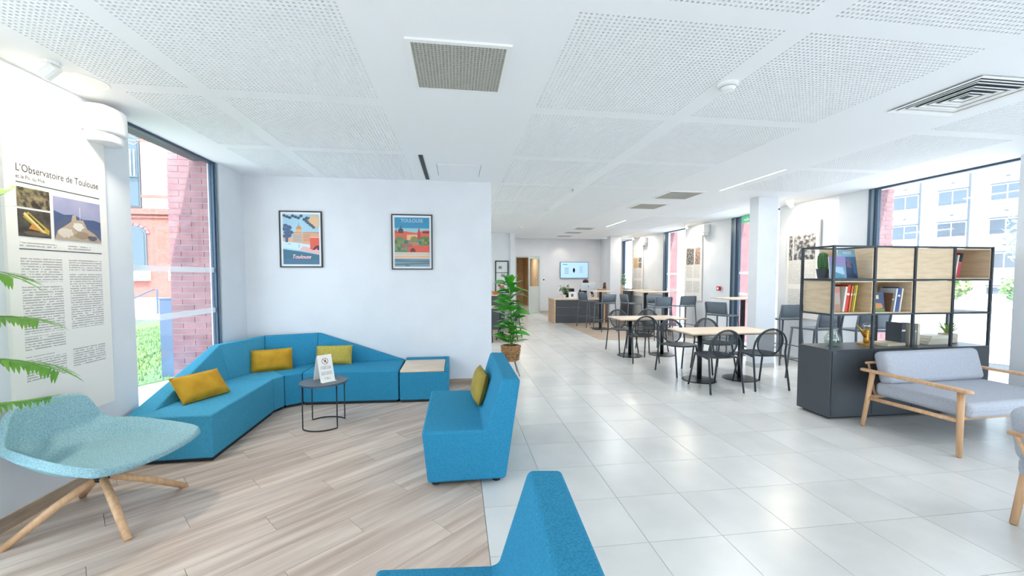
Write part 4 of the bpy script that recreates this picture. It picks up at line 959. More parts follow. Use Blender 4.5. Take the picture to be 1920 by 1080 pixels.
# ---------------------------------------------------------------- reception
dk = root('reception_desk', 'low reception desk with charcoal front and pale wooden side', 'desk', (3.95, 12.9, 0))
DPNL = pm('charcoal_laminate', '#4a4d52', .5)
MB().box(-.91, -.87, -.42, .42, 0, .75).build('side_panel', OAK, dk); MB().box(.72, .76, -.42, .42, 0, .75).build('side_panel', OAK, dk)
MB().box(-.92, .78, -.44, .44, .75, .785).build('desk_top', OAKX, dk)
for k in range(3): MB().box(-.87, .72, -.40, -.37, .02 + k * .245, .26 + k * .245).build('front_panel', DPNL, dk)
cb = root('counter_box', 'tall pale wooden counter block beside the reception desk', 'counter', (4.95, 13.2, 0))
MB().box(-.17, .17, -.2, .2, 0, 1.05).build('carcass', OAK, cb); MB().box(-.18, .18, -.22, .22, 1.05, 1.08).build('counter_top', OAKX, cb)
c2 = root('dark_counter', 'dark counter with a pale wooden panel beside the far column', 'counter', (5.50, 13.2, 0))
MB().box(-.35, .35, -.28, .28, 0, 1.08).build('carcass', DPNL, c2); MB().box(-.33, -.02, -.31, -.28, .62, 1.15).build('wooden_panel', OAK, c2)
# broad leaves helper
def leaf_mesh(name, L, W, mat, droop=.25, fold=.12):
    vs = []; fs = []; n = 5
    for i in range(n + 1):
        t = i / n; w_ = W / 2 * (math.sin(PI * min(1, t * .93 + .05)) ** .8) if 0 < i < n else .0
        z = -droop * L * t * t; y = L * t
        vs += [(-w_, y, z + fold * w_), (0, y, z), (w_, y, z + fold * w_)]
    for i in range(n):
        for j in range(2): a = i * 3 + j; fs.append((a, a + 1, a + 4, a + 3))
    me = bpy.data.meshes.new(name); me.from_pydata(vs, [], fs); me.materials.append(mat)
    for p in me.polygons: p.use_smooth = True
    return me
def leaves(parent, me, items):
    for (p, yaw, pitch, s) in items:
        o = bpy.data.objects.new('leaf', me); COL.objects.link(o); o.parent = parent; o.location = p
        o.rotation_euler = (pitch, random.uniform(-.4, .4), yaw); o.scale = (s, s, s)
sm = leaf_mesh('small_leaf', .10, .05, pm('olive_leaf', '#6f8f5c', .5, rnd=.2))
def small_plant(label, x, y, z, h, n, seed, pot=WHITEPL):
    r = root('potted_plant', label, 'plant', (x, y, z)); R = random.Random(seed)
    MB().lathe([(.055, 0), (.075, .12), (.07, .12), (.06, .10), (0, .10)], n=18).build('pot', pot, r)
    it = []
    for s in range(6):
        a = 2 * PI * s / 6 + R.random(); e = Vector((math.cos(a) * h * .45, math.sin(a) * h * .45, .1 + h * R.uniform(.6, 1)))
        MB().tube([(0, 0, .1), tuple(e * .5 + Vector((0, 0, .08))), tuple(e)], .004, 5).build('stem', MATS['olive_leaf'], r)
        for q in range(n // 6):
            t = R.uniform(.4, 1); it.append((e * t + Vector((0, 0, .05 * (1 - t))), R.uniform(0, 2 * PI), R.uniform(-.6, .8), R.uniform(.8, 1.4)))
    leaves(r, sm, it)
small_plant('small potted plant on the reception desk', 3.42, 12.75, .785, .38, 42, 1); small_plant('potted plant on the dark counter by the far window', 5.62, 13.25, 1.08, .42, 42, 2)
sgn = root('desk_sign', 'white sign frame standing on the reception desk', 'sign', (3.68, 12.62, .785), .1)
MB().box(-.14, .14, -.006, .006, 0, .22).build('frame', WHITEPL, sgn); MB().box(-.06, .02, -.0075, -.006, .06, .15).build('dark_mark', pm('violet_ink', '#6a6078', .6), sgn)
bxs = root('leaflet_box', 'small pale pink leaflet box on the reception desk', 'box', (3.98, 12.66, .785)); MB().box(-.09, .09, -.06, .06, 0, .17).build('box_body', pm('pale_pink_card', '#e6d3d0', .7), bxs); MB().box(-.07, .07, -.045, .045, .17, .2).build('leaflets', PAPER, bxs)
mo = root('computer_monitor', 'silver computer monitor seen from behind at the reception', 'monitor', (4.30, 12.95, .785))
MB().box(-.26, .26, -.02, .01, .24, .50).build('screen_case', pm('silver_case', '#cfd2d6', .3, .5), mo, bevel=.008); MB().box(-.05, .05, -.03, .0, .01, .28).build('stand', MATS['silver_case'], mo); MB().box(-.1, .1, -.09, .07, 0, .01).build('stand_foot', MATS['silver_case'], mo)
MB().lathe([(.0, 0), (.025, 0), (.025, .002), (0, .002)], n=14).xf(Matrix.Translation((0, -.0205, .38)) @ Matrix.Rotation(PI / 2, 4, 'X')).build('logo_disc', pm('logo_grey', '#8c9096', .4), mo)
oc = root('office_chair', 'black office chair behind the reception desk', 'chair', (4.02, 14.05, 0))
MB().box(-.22, .22, -.2, .22, .44, .52).build('seat', BLACK, oc, bevel=.03); MB().box(-.2, .2, .20, .26, .58, 1.06).build('backrest', BLACK, oc, bevel=.03)
MB().tube([(0, .18, .46), (0, .25, .66)], .02, 8).build('back_stem', BLACK, oc); MB().tube([(0, 0, .07), (0, 0, .45)], .025, 10).build('gas_column', BLACK, oc)
for k in range(5):
    a = 2 * PI * k / 5; MB().tube([(0, 0, .09), (.28 * math.cos(a), .28 * math.sin(a), .05)], .015, 6).build('base_arm', BLACK, oc); MB().ball((.28 * math.cos(a), .28 * math.sin(a), .027), .026, 8, 6).build('castor', BLACK, oc)
# person seated behind the desk
CLO = pm('dark_clothing', '#2f3338', .8); SKIN = pm('skin', '#c99b80', .6); HAIR = pm('dark_brown_hair', '#3b2a24', .7)
pe = root('person', 'person in dark clothes seated behind the reception desk', 'person', (4.50, 13.86, 0), math.radians(172))
class Sk:
    def __init__(s): s.v = []; s.e = []; s.r = []
    def chain(s, pts, prev=None):
        for p, r in pts:
            s.v.append(p); s.r.append(r); k = len(s.v) - 1
            if prev is not None: s.e.append((prev, k))
            prev = k
        return prev
    def build(s, name, mats, parent, lv=2):
        me = bpy.data.meshes.new(name); me.from_pydata(s.v, s.e, [])
        for m in mats: me.materials.append(m)
        o = bpy.data.objects.new(name, me); COL.objects.link(o); o.parent = parent
        md = o.modifiers.new('skin', 'SKIN'); md.use_smooth_shade = True
        for sv, r in zip(me.skin_vertices[0].data, s.r): sv.radius = (r, r * .85)
        me.skin_vertices[0].data[0].use_root = True
        sb = o.modifiers.new('sub', 'SUBSURF'); sb.levels = lv; sb.render_levels = lv
        return o
k = Sk(); pel = k.chain([((0, 0, .56), .15)]); ch = k.chain([((0, .02, .75), .135), ((0, .03, .95), .16), ((0, .03, 1.05), .12)], pel)
for s in (-1, 1):
    k.chain([((s * .10, .10, .55), .085), ((s * .12, .42, .54), .07), ((s * .12, .44, .30), .055), ((s * .12, .43, .06), .045), ((s * .12, .53, .04), .04)], pel)
    k.chain([((s * .18, .04, 1.02), .06), ((s * .25, .12, .82), .05), ((s * .18, .34, .84), .04), ((s * .15, .42, .86), .03)], ch)
k.build('body', [CLO], pe)
hd = Sk(); n0 = hd.chain([((0, .04, 1.08), .05), ((0, .05, 1.15), .052), ((0, .07, 1.24), .088), ((0, .06, 1.32), .075)]); hd.build('head', [SKIN], pe)
MB().ball((0, .165, 1.235), (.014, .018, .02), 8, 6).ball((-.09, .07, 1.235), (.012, .02, .03), 8, 6).ball((.09, .07, 1.235), (.012, .02, .03), 8, 6).build('nose_and_ears', SKIN, pe, smooth=True)
MB().ball((0, .035, 1.30), (.105, .115, .10), 14, 10).ball((0, -.02, 1.22), (.095, .07, .11), 14, 10).build('hair', HAIR, pe, smooth=True)
MB().ball((-.035, .152, 1.26), .01, 8, 6).ball((.035, .152, 1.26), .01, 8, 6).build('eyes', BLACK, pe); MB().box(-.025, .025, .148, .156, 1.185, 1.193).build('mouth', pm('lip', '#a06055', .6), pe)
for s in (-1, 1):
    hk = Sk(); pv = hk.chain([((s * .15, .41, .86), .028), ((s * .145, .47, .855), .034)])
    for f in range(4): hk.chain([((s * .145 + (f - 1.5) * .02, .515, .855), .0095), ((s * .145 + (f - 1.5) * .021, .55 - abs(f - 1.2) * .006, .845), .008), ((s * .145 + (f - 1.5) * .021, .572 - abs(f - 1.2) * .008, .828), .007)], pv)
    hk.chain([((s * .145 - s * .03, .46, .85), .011), ((s * .145 - s * .048, .49, .838), .009)], pv - 1); hk.build('hand', [SKIN], pe)
bag = root('brown_display', 'small brown display stand on the tall counter block', 'display', (4.96, 13.2, 1.08), .2); MB().prism([(-.06, 0), (.06, 0), (.04, .22), (-.03, .2)], (0, .03, 0), (0, 0, 0)).build('panel', pm('dark_brown', '#5b4438', .6), bag); MB().box(-.07, .07, -.03, .05, 0, .012).build('foot', MATS['dark_brown'], bag)
tv = root('wall_screen', 'pale blue information screen on the far white wall', 'screen', (4.855, 16.5, 1.41))
MB().box(-.605, .605, -.06, -.01, 0, .69).build('casing', pm('screen_bezel', '#5f7c96', .3), tv, bevel=.006); MB().box(-.585, .585, -.063, -.06, .025, .67).build('display', pm('screen_blue', '#a9cdec', .3, emit=.5), tv)
SG = pm('screen_grey', '#93b4d2', .5)
MB().box(-.5, -.3, -.0645, -.063, .56, .60).build('heading', SG, tv); MB().lathe([(.05, 0), (.05, .001), (.042, .001), (.042, 0)], n=18).xf(Matrix.Translation((-.02, -.0635, .34)) @ Matrix.Rotation(PI / 2, 4, 'X') @ Matrix.Scale(2, 4, (0, 1, 0))).build('diagram', SG, tv)
for z in (.20, .27, .34, .41): MB().box(-.42, -.25, -.0645, -.063, z, z + .03).build('text_row', SG, tv); MB().box(.22, .36, -.0645, -.063, z + .06, z + .08).build('text_row', SG, tv)
MB().box(-.2, .2, -.01, 0, .2, .5).build('wall_mount', BLACK, tv)
# glass door at the end of the corridor
gd = root('glass_door', 'open frosted glass door at the far end', 'door', (3.37, 16.48, 0), math.radians(-127))
FR2 = glassmat('frosted_door', (.9, .97, .95, 1), .55, white=(.82, .88, .86, 1))
MB().box(0, .95, -.02, .02, 0, .05).box(0, .95, -.02, .02, 2.2, 2.27).box(0, .05, -.02, .02, .05, 2.2).box(.90, .95, -.02, .02, .05, 2.2).build('door_frame', pm('pale_green_aluminium', '#c9d4cf', .4), gd)
MB().box(.05, .90, -.006, .006, .05, 1.1).build('frosted_pane', FR2, gd); MB().box(.05, .90, -.006, .006, 1.12, 2.2).build('clear_pane', GLASS, gd); MB().tube([(.82, -.03, .95), (.82, -.03, 1.25)], .012, 8).build('handle', CHROME, gd)
df_ = MB().box(2.35, 2.41, 16.46, 16.66, 0, 2.33).box(3.36, 3.40, 16.46, 16.66, 0, 2.33).box(2.41, 3.36, 16.46, 16.66, 2.27, 2.33); struct('door_1', df_, MATS['pale_green_aluminium'])
ct = root('door_control', 'small black and white door control beside the glass door', 'switch', (3.56, 16.5, 1.25)); MB().box(-.05, .05, -.02, 0, 0, .2).build('plate', WHITEPL, ct); MB().box(-.03, .03, -.026, -.02, .08, .14).build('button', BLACK, ct)
th = root('thermostat', 'small white thermostat above the door control', 'switch', (3.55, 16.5, 1.62)); MB().box(-.05, .05, -.02, 0, 0, .1).build('plate', WHITEPL, th); MB().box(-.02, .02, -.023, -.02, .04, .07).build('display', MATS['slot_grey'], th)
fa = root('fire_alarm', 'small red fire call point beside the middle window', 'alarm', (5.955, 8.58, 1.17)); MB().box(-.03, .02, -.05, .05, 0, .1).build('case', pm('alarm_red', '#b8303c', .4), fa, bevel=.005); MB().box(-.033, -.03, -.028, .028, .025, .075).build('glass_button', WHITEPL, fa)
ex = root('exit_sign', 'green exit sign at the top of the window by the column', 'sign', (6.0, 7.75, 2.62)); MB().box(-.02, .02, -.16, .16, 0, .14).build('panel', pm('exit_green', '#4fae7a', .4, emit=.6), ex); MB().prism([(-.08, .06), (.0, .11), (.0, .08), (.09, .08), (.09, .04), (.0, .04), (.0, .015)], (-.002, 0, 0), (-.02, 0, 0), (0, 1, 0), (0, 0, 1)).build('arrow', WHITEPL, ex); MB().tube([(0, 0, .14), (0, 0, .16)], .006, 6).build('bracket', CHROME, ex)
# behind the white wall: board, sideboard, high table
wb = root('framed_board', 'tall black framed board on the white wall left of the glass door', 'picture', (1.32, 12.0, 1.0)); 
for q in ((-.20, -.17, 0, .96), (.17, .20, 0, .96), (-.17, .17, .93, .96), (-.17, .17, 0, .03), (-.17, .17, .3, .315), (-.17, .17, .6, .615)): MB().box(q[0], q[1], -.03, 0, q[2], q[3]).build('frame_bar', BLACK, wb)
MB().box(-.17, .17, -.012, 0, .03, .93).build('backing', pm('pale_board', '#dfe2e1', .5), wb)
for (x, z, s, c) in ((-.05, .72, .1, '#7d8a90'), (.03, .48, .12, '#9fb0b2'), (.0, .12, .14, '#b86b4e'), (-.08, .2, .08, '#8d6a55')): MB().box(x - s / 2, x + s / 2, -.015, -.012, z, z + s * .8).build('picture_card', pm('card' + c, c, .6), wb)
sb = root('sideboard', 'dark sideboard with wooden top behind the white wall', 'sideboard', (.95, 11.55, 0)); MB().box(-.6, .38, -.25, .25, 0, .95).build('carcass', DPNL, sb); MB().box(-.62, .40, -.27, .27, .95, .98).build('top', OAKX, sb)
bo = root('orange_bowl', 'orange bowl on the dark sideboard', 'bowl', (1.08, 11.5, .98)); MB().lathe([(.05, 0), (.12, .09), (.115, .09), (.05, .01), (0, .01)], n=18).build('bowl_body', pm('orange_glaze', '#d98a3c', .4), bo)
vb = root('brown_bottle', 'tall brown bottle at the back of the sideboard', 'bottle', (.92, 11.62, .98)); MB().lathe([(.05, 0), (.05, .18), (.02, .24), (.02, .32), (0, .32)], n=14).build('bottle_body', pm('brown_glass', '#6b4a35', .3), vb); MB().lathe([(.023, .31), (.023, .335), (0, .335)], n=12).build('cap', BLACK, vb)
bar = root('console_table', 'wooden topped table on black steel legs behind the plant', 'table', (.62, 9.75, 0)); MB().box(-.55, .5, -.3, .3, .745, .77).build('table_top', OAKX, bar)
for x in (-.5, .42):
    for y in (-.26, .26): MB().box(x, x + .04, y - .02, y + .02, 0, .745).build('leg', BLACK, bar)
    MB().box(x, x + .04, -.24, .24, .02, .05).build('leg_bar', BLACK, bar)
pc2 = place(pc, [True], (.55, 9.35, 0), 0, 'charcoal mesh-back chair behind the leafy plant'); pc3 = place(pc, [True], (1.22, 9.55, 0), 1.2, 'charcoal mesh-back chair at the console table end')

# ---------------------------------------------------------------- rubber plant in a basket on a wire stand
rp = root('rubber_plant', 'tall leafy rubber plant in a woven basket at the wall corner', 'plant', (.80, 6.05, 0))
for k in range(4):
    a = PI / 4 + k * PI / 2; MB().tube([(.17 * math.cos(a), .17 * math.sin(a), .004), (.09 * math.cos(a), .09 * math.sin(a), .20), (.13 * math.cos(a), .13 * math.sin(a), .34)], .005, 6).build('wire_leg', BLACK, rp)
MB().tube([(.125 * math.cos(2 * PI * k / 20), .125 * math.sin(2 * PI * k / 20), .34) for k in range(20)], .005, 6, True).build('wire_ring', BLACK, rp)
BASK = pm('woven_seagrass', '#c69a6c', .85, col2='#9c7048', scale=60)
bkt = MB().lathe([(.0, .22), (.10, .22), (.128, .36), (.132, .46), (.12, .46), (.115, .42), (0, .42)], n=26).build('basket', BASK, rp, smooth=True)
for i in range(7):
    z = .24 + i * .033; R_ = .104 + (z - .22) * .15 + (.005 if z < .4 else 0)
    for k in range(16):
        a = 2 * PI * (k + .5 * (i % 2)) / 16; a2 = a + .3
        MB().tube([(R_ * math.cos(a), R_ * math.sin(a), z), ((R_ + .012) * math.cos((a + a2) / 2), (R_ + .012) * math.sin((a + a2) / 2), z + .006), (R_ * math.cos(a2), R_ * math.sin(a2), z)], [.006, .012, .006], 5).build('weave', BASK, bkt, smooth=True)
MB().tube([(0, 0, .42), (.01, 0, .8), (-.01, .01, 1.38)], [.012, .010, .006], 8).build('stem', pm('green_stem', '#7c8f52', .7), rp, smooth=True)
MB().tube([(.02, .01, .42), (.05, .02, .75), (.04, .01, 1.15)], [.010, .008, .005], 8).build('stem', MATS['green_stem'], rp, smooth=True)
lm = leaf_mesh('rubber_leaf', .26, .14, LEAF, .28, .22); R = random.Random(5); it = []
for k in range(68):
    z = .47 + .93 * k / 68; a = k * 2.39996; out = .02
    it.append(((out * math.cos(a), out * math.sin(a), z), a - PI / 2, R.uniform(.1, .75), R.uniform(.75, 1.1)))
for k in range(4): it.append(((0, 0, 1.38), k * 1.6, 1.1, .75))
leaves(rp, lm, it)

# ---------------------------------------------------------------- palm at the left edge
pa = root('potted_palm', 'potted palm with feathery fronds reaching in from the left edge', 'plant', (-2.30, 1.80, 0))
MB().lathe([(.14, 0), (.19, .34), (.18, .36), (.165, .34), (0, .33)], n=24).build('planter', pm('grey_planter', '#b9b9b6', .7), pa, smooth=True)
MB().tube([(0, 0, .33), (.02, .03, .8), (.0, .05, 1.25)], [.035, .03, .02], 8).build('trunk', MATS['bark'] if 'bark' in MATS else BASK, pa)
def leaflet_mesh(L, W):
    me = bpy.data.meshes.new('leaflet'); vs = [(0, 0, 0), (-W / 2, L * .3, .004), (W / 2, L * .3, .004), (-W / 3, L * .7, -.01), (W / 3, L * .7, -.01), (0, L, -.03)]
    me.from_pydata(vs, [], [(0, 2, 1), (1, 2, 4, 3), (3, 4, 5)]); me.materials.append(PALM); return me
lf = leaflet_mesh(.19, .024)
def frond(start, mid, end, n=20, s=1.0):
    P0_, P1_, P2_ = Vector(start), Vector(mid), Vector(end); pts = [P0_ * (1 - t) ** 2 + P1_ * 2 * t * (1 - t) + P2_ * t * t for t in [k / 10 for k in range(11)]]
    f = MB().tube(pts, [.008 - .0006 * k for k in range(11)], 6).build('frond', PALM, pa, smooth=True)
    for k in range(n):
        t = .28 + .72 * k / (n - 1); p = P0_ * (1 - t) ** 2 + P1_ * 2 * t * (1 - t) + P2_ * t * t; tg = ((P1_ - P0_) * (1 - t) + (P2_ - P1_) * t).normalized()
        for sd in (-1, 1):
            side = tg.cross(Vector((0, 0, 1))).normalized() * sd
            dv = (tg * .86 + side * .48 + Vector((0, 0, -.10 + random.uniform(-.1, .1)))).normalized()
            up = Vector((0, 0, 1)); x_ = dv.cross(up).normalized(); z_ = x_.cross(dv)
            M3 = Matrix((x_, dv, z_)).transposed().to_4x4(); o = bpy.data.objects.new('leaflet', lf); COL.objects.link(o); o.parent = f
            sc_ = s * (1.0 if t < .75 else 1.25 - t * .35); o.matrix_local = Matrix.Translation(p) @ M3 @ Matrix.Scale(sc_, 4)
for st, md, en in (((0, .05, 1.25), (-.06, .45, 1.78), (-.1, .78, 1.975)), ((0, .05, 1.25), (-.05, .45, 1.60), (-.1, .74, 1.50)), ((0, .05, 1.2), (-.02, .5, 1.36), (-.1, .87, 1.25)), ((0, .05, 1.1), (.02, .55, 1.16), (-.1, .98, .93)), ((0, .05, 1.0), (.05, .45, .86), (-.06, .88, .80)), ((0, .05, 1.25), (.5, -.3, 1.9), (.75, -.4, 1.6)), ((0, .05, 1.2), (.3, -.4, 1.7), (.55, -.6, 1.3))):
    frond(st, md, en)

# unseen lights added in the raised ceiling to brighten the far room
for k, x in enumerate((2.7, 4.0, 5.3)):
    r = root('downlight', 'added unseen downlight above the reception, number %s from the glass door' % ('one', 'two', 'three')[k], 'lamp', (x, 14.8, 3.05), 0, 'added unseen reception downlights')
    MB().lathe([(.12, -.004), (.135, -.006), (.14, 0), (.12, 0)], n=24).build('trim_ring', WHITEPL, r); MB().lathe([(0, -.003), (.12, -.003)], n=24).build('diffuser', LAMPC, r)
    l = bpy.data.lights.new('downlight_bulb', 'AREA'); l.shape = 'DISK'; l.size = .22; l.energy = 13; l.color = (1, .95, .88)
    o = bpy.data.objects.new('downlight_bulb', l); COL.objects.link(o); o.location = (x, 14.8, 3.04)
spot_light((4.25, 16.0, 3.0), (4.25, 16.45, 1.9), 9, .04, 80, (1, .9, .75))
# ---------------------------------------------------------------- bookcase
BX0, BX1, BY0, BY1 = 3.845, 5.80, 3.70, 4.08; CW = (BX1 - BX0) / 4; ZR = [.737, 1.10, 1.462, 1.81]
bk = root('bookcase', 'black steel frame bookcase on an anthracite cabinet by the right window', 'bookcase', ((BX0 + BX1) / 2, (BY0 + BY1) / 2, 0))
MB().box(BX0 - .012, BX1 + .012, BY0 - .012, BY1 + .012, .025, .737).build('cabinet_body', ANTH, bk, world=True, bevel=.004)
MB().box(BX0 + .03, BX1 - .03, BY0 + .03, BY1 - .03, 0, .025).build('plinth', PLIN, bk, world=True)
for k in range(4): MB().box(BX0 + CW * k + .004, BX0 + CW * (k + 1) - .004, BY0 - .022, BY0 - .012, .045, .722).build('cabinet_door', ANTH, bk, world=True)
t = .011
for k in range(5):
    for y in (BY0, BY1): MB().box(BX0 + CW * k - t, BX0 + CW * k + t, y - t, y + t, .737, 1.82).build('post', FRAMEG, bk, world=True)
for z in ZR[1:]:
    for y in (BY0, BY1): MB().box(BX0, BX1, y - t * .8, y + t * .8, z - t * .8, z + t * .8).build('long_rail', FRAMEG, bk, world=True)
    for k in range(5): MB().box(BX0 + CW * k - t * .8, BX0 + CW * k + t * .8, BY0, BY1, z - t * .8, z + t * .8).build('cross_rail', FRAMEG, bk, world=True)
def crate(col, row, back=True, left=True, right=True, front=False, label=''):
    """plywood crate standing in one bay; front=True is a crate turned so that its closed bottom faces the room"""
    x0 = BX0 + CW * col + .014; x1 = BX0 + CW * (col + 1) - .014; z0 = ZR[row] + .0095; z1 = ZR[row + 1] - .012; y0, y1 = BY0 + .002, BY1 - .012; q = .012
    r = root('plywood_crate', label, 'crate', ((x0 + x1) / 2, (y0 + y1) / 2, z0), 0, 'plywood crates in the bookcase')
    MB().box(x0, x1, y0, y1, z0, z0 + q).build('bottom_board', BIRCH, r, world=True)
    MB().box(x0, x1, y0, y1, z1 - q, z1).build('top_board', BIRCH, r, world=True)
    if left: MB().box(x0, x0 + q, y0, y1, z0 + q, z1 - q).build('side_board', BIRCH, r, world=True)
    if right: MB().box(x1 - q, x1, y0, y1, z0 + q, z1 - q).build('side_board', BIRCH, r, world=True)
    if back: MB().box(x0 + q, x1 - q, y1 - q, y1, z0 + q, z1 - q).build('back_board', BIRCH, r, world=True)
    if front: MB().box(x0 + q, x1 - q, y0, y0 + q, z0 + q, z1 - q).build('front_board', BIRCH, r, world=True)
    return z0 + q
zA = crate(0, 1, label='open plywood crate with red and yellow books, lower left of the bookcase')
crate(1, 2, front=True, back=False, label='closed plywood crate in the top row, left of two')
crate(2, 2, front=True, back=False, label='closed plywood crate in the top row, right of two')
zB = crate(3, 2, label='open plywood crate at the top right of the bookcase')
crate(2, 1, front=True, back=False, label='closed plywood crate in the middle row')
zC = crate(1, 1, left=False, label='open plywood crate with blue books in the middle row')
# shelf boards where no crate stands
SHB = pm('dark_shelf', '#565b60', .5)
for c, rr, mt in ((0, 2, SHB), (3, 1, SHB)):
    MB().box(BX0 + CW * c + .012, BX0 + CW * (c + 1) - .012, BY0 + .01, BY1 - .01, ZR[rr] + .0092, ZR[rr] + .014).build('shelf', mt, bk, world=True)
pl_ = root('plywood_crate', 'open-fronted plywood crate behind the two magazines', 'crate', (BX0 + CW - .15, BY1 - .02, ZR[2] + .015))
MB().box(BX0 + CW - .028, BX0 + CW - .014, BY0 + .004, BY1 - .012, ZR[2] + .015, ZR[3] - .012).build('side_board', BIRCH, pl_, world=True); MB().box(BX0 + .2, BX0 + CW - .028, BY1 - .026, BY1 - .012, ZR[2] + .015, ZR[3] - .012).build('back_board', BIRCH, pl_, world=True)
def book(label, x, y, z, t_, d_, h_, col, lean=0, yaw=0, flat_=False, group='books in the bookcase', cover=None, pages='#efe9dc'):
    """upright: spine towards -y, thickness along x; flat_: lies on its side"""
    r = root('book', label, 'book', (x, y, z), yaw, group)
    cm = pm('cover_' + col, '#' + col, .45); c = .0025
    M = Matrix.Rotation(lean, 4, 'Y')
    if lean: M = Matrix.Translation((0, 0, (t_ / 2) * abs(math.sin(lean)))) @ M
    if flat_:
        M = Matrix.Identity(4); t2, h2 = d_, t_
        MB().box(-h_ / 2, h_ / 2, -d_ / 2, d_ / 2, 0, c).box(-h_ / 2, h_ / 2, -d_ / 2, d_ / 2, t_ - c, t_).box(-h_ / 2, h_ / 2, -d_ / 2, -d_ / 2 + c, c, t_ - c).build('cover', cm, r)
        MB().box(-h_ / 2 + .004, h_ / 2 - .004, -d_ / 2 + c, d_ / 2 - .004, c, t_ - c).build('pages', pm('pages' + pages, pages, .8), r); return r
    MB().box(-t_ / 2, -t_ / 2 + c, -d_ / 2, d_ / 2, 0, h_).box(t_ / 2 - c, t_ / 2, -d_ / 2, d_ / 2, 0, h_).box(-t_ / 2 + c, t_ / 2 - c, -d_ / 2, -d_ / 2 + c, 0, h_).xf(M).build('cover', cm, r)
    MB().box(-t_ / 2 + c, t_ / 2 - c, -d_ / 2 + c, d_ / 2 - .004, .003, h_ - .003).xf(M).build('pages', pm('pages' + pages, pages, .8), r)
    MB().box(-t_ / 2 + .002, t_ / 2 - .002, -d_ / 2 - .0006, -d_ / 2, h_ * .62, h_ * .7).xf(M).build('spine_band', pm('band', '#e8e0d0', .5), r)
    return r
# red / yellow books in the lower left crate, slightly leaning
xb = BX0 + .205
for l, t_, h_, c, ln in (('white book leaning beside the red books in the lower left crate', .022, .27, 'e8e2d6', .13), ('thick red book in the lower left crate', .034, .285, 'cf3328', .13), ('orange-red book right of the thick red book', .02, .28, 'd96a3a', .13), ('olive book next to the yellow book', .014, .282, '8a8a2e', .13), ('yellow book in the lower left crate', .014, .285, 'e0c52a', .13)):
    book(l, xb, BY0 + .17, zA, t_, .2, h_, c, ln); xb += t_ + .008
def magazine(label, x, y, z, w_, h_, col, tilt, yaw, shapes=None, lettering=None):
    r = root('magazine', label, 'magazine', (x, y, z), yaw, 'face-out magazines'); M = Matrix.Rotation(-tilt, 4, 'X')
    MB().box(-w_ / 2, w_ / 2, 0, .012, 0, h_).xf(M).build('pages', PAPER, r); cv = MB().box(-w_ / 2, w_ / 2, -.001, 0, 0, h_).xf(M).build('cover', pm('cover_' + col, '#' + col, .35), r)
    if shapes:
        ey = M @ Vector((0, 0, 1)); nz = M @ Vector((0, -1, 0)); flat(cv, 'cover_print', [([(a * w_, c * h_) for a, c in p], ink(k)) for p, k in shapes], M @ Vector((-w_ / 2, -.001, 0)), (1, 0, 0), ey, nz, .0003)
    if lettering:
        p = M @ Vector((0, -.0045, h_ * .84)); text_mesh('masthead', lettering, h_ * .13, PAPER, r, p, (PI / 2 - tilt, 0, 0), 'CENTER', .0002, .9)
    return r
magazine('grey and pink book shown face-out in the lower left crate', BX0 + .105, BY0 + .09, zA, .15, .27, 'b9a49c', .12, math.radians(-14), [([(0, .75), (1, .75), (1, .95), (0, .95)], 'c98a7a'), ([(0, 0), (1, 0), (1, .3), (0, .35)], 'b08a78'), ([(.1, .3), (.7, .3), (.7, .45), (.1, .5)], 'b7a860')])
magazine('large blue magazine shown face-out at the top left of the bookcase', BX0 + .325, BY0 + .12, ZR[2] + .015, .235, .315, '3f6f96', .16, math.radians(6), [([(0, .75), (1, .75), (1, 1), (0, 1)], '7fa9bd'), ([(.1, .1), (.8, .1), (.75, .5), (.3, .6)], '2c4668'), ([(.4, .4), (.7, .35), (.6, .7), (.45, .65)], '7a5f78'), ([(.05, .02), (.95, .02), (.9, .15), (.1, .2)], '243a58')], 'ANDES')
magazine('smaller purple and blue magazine in front of the large one', BX0 + .125, BY0 + .06, ZR[2] + .015, .17, .235, '6f8fb0', .14, math.radians(-8), [([(0, .6), (1, .6), (1, 1), (0, 1)], '8d7fae'), ([(.1, .1), (.9, .2), (.8, .5), (.2, .55)], 'a9c9dd'), ([(.3, .3), (.7, .2), (.9, .0), (.1, 0)], '4f8fa8')])
xb = BX0 + CW + .03
magazine('dark blue book with an orange picture shown face-out in the middle row', xb + .09, BY0 + .06, zC, .17, .21, '2f3f66', .13, math.radians(-6), [([(.1, .12), (.9, .2), (.8, .42), (.3, .45)], 'd08a4a'), ([(0, 0), (1, 0), (1, .15), (0, .2)], '6f8a4f'), ([(.45, .65), (.65, .65), (.65, .85), (.45, .85)], 'd9cf9a')])
magazine('pale blue tall book behind the dark blue one', xb + .17, BY0 + .215, zC, .22, .275, 'b9cbd9', .14, math.radians(4), [([(0, .82), (1, .82), (1, 1), (0, 1)], '5f7fae'), ([(.08, .1), (.9, .1), (.9, .5), (.08, .5)], '4e6a94')])
for l, x, t_, h_, c in (('brown book leaning in the middle row', .205, .018, .2, '7a5a42'), ('pale book leaning in the middle row', .24, .02, .25, 'cfd6da'), ('blue book leaning in the middle row', .272, .03, .26, '35508e'), ('cream book at the right of the middle row', .31, .016, .25, 'e2ddd0')): book(l, xb + x, BY0 + .1, zC, t_, .17, h_, c, .13)
xb = BX0 + CW * 3 + .045
for l, t_, h_, c, ln in (('dark red book in the top right crate', .035, .26, '9a4a42', .16), ('white book between red books in the top right crate', .018, .25, 'e9e2d8', .16), ('black and red book in the top right crate', .04, .27, 'c8414a', .16)): book(l, xb, BY0 + .15, zB, t_, .2, h_, c, ln); xb += t_ + .012
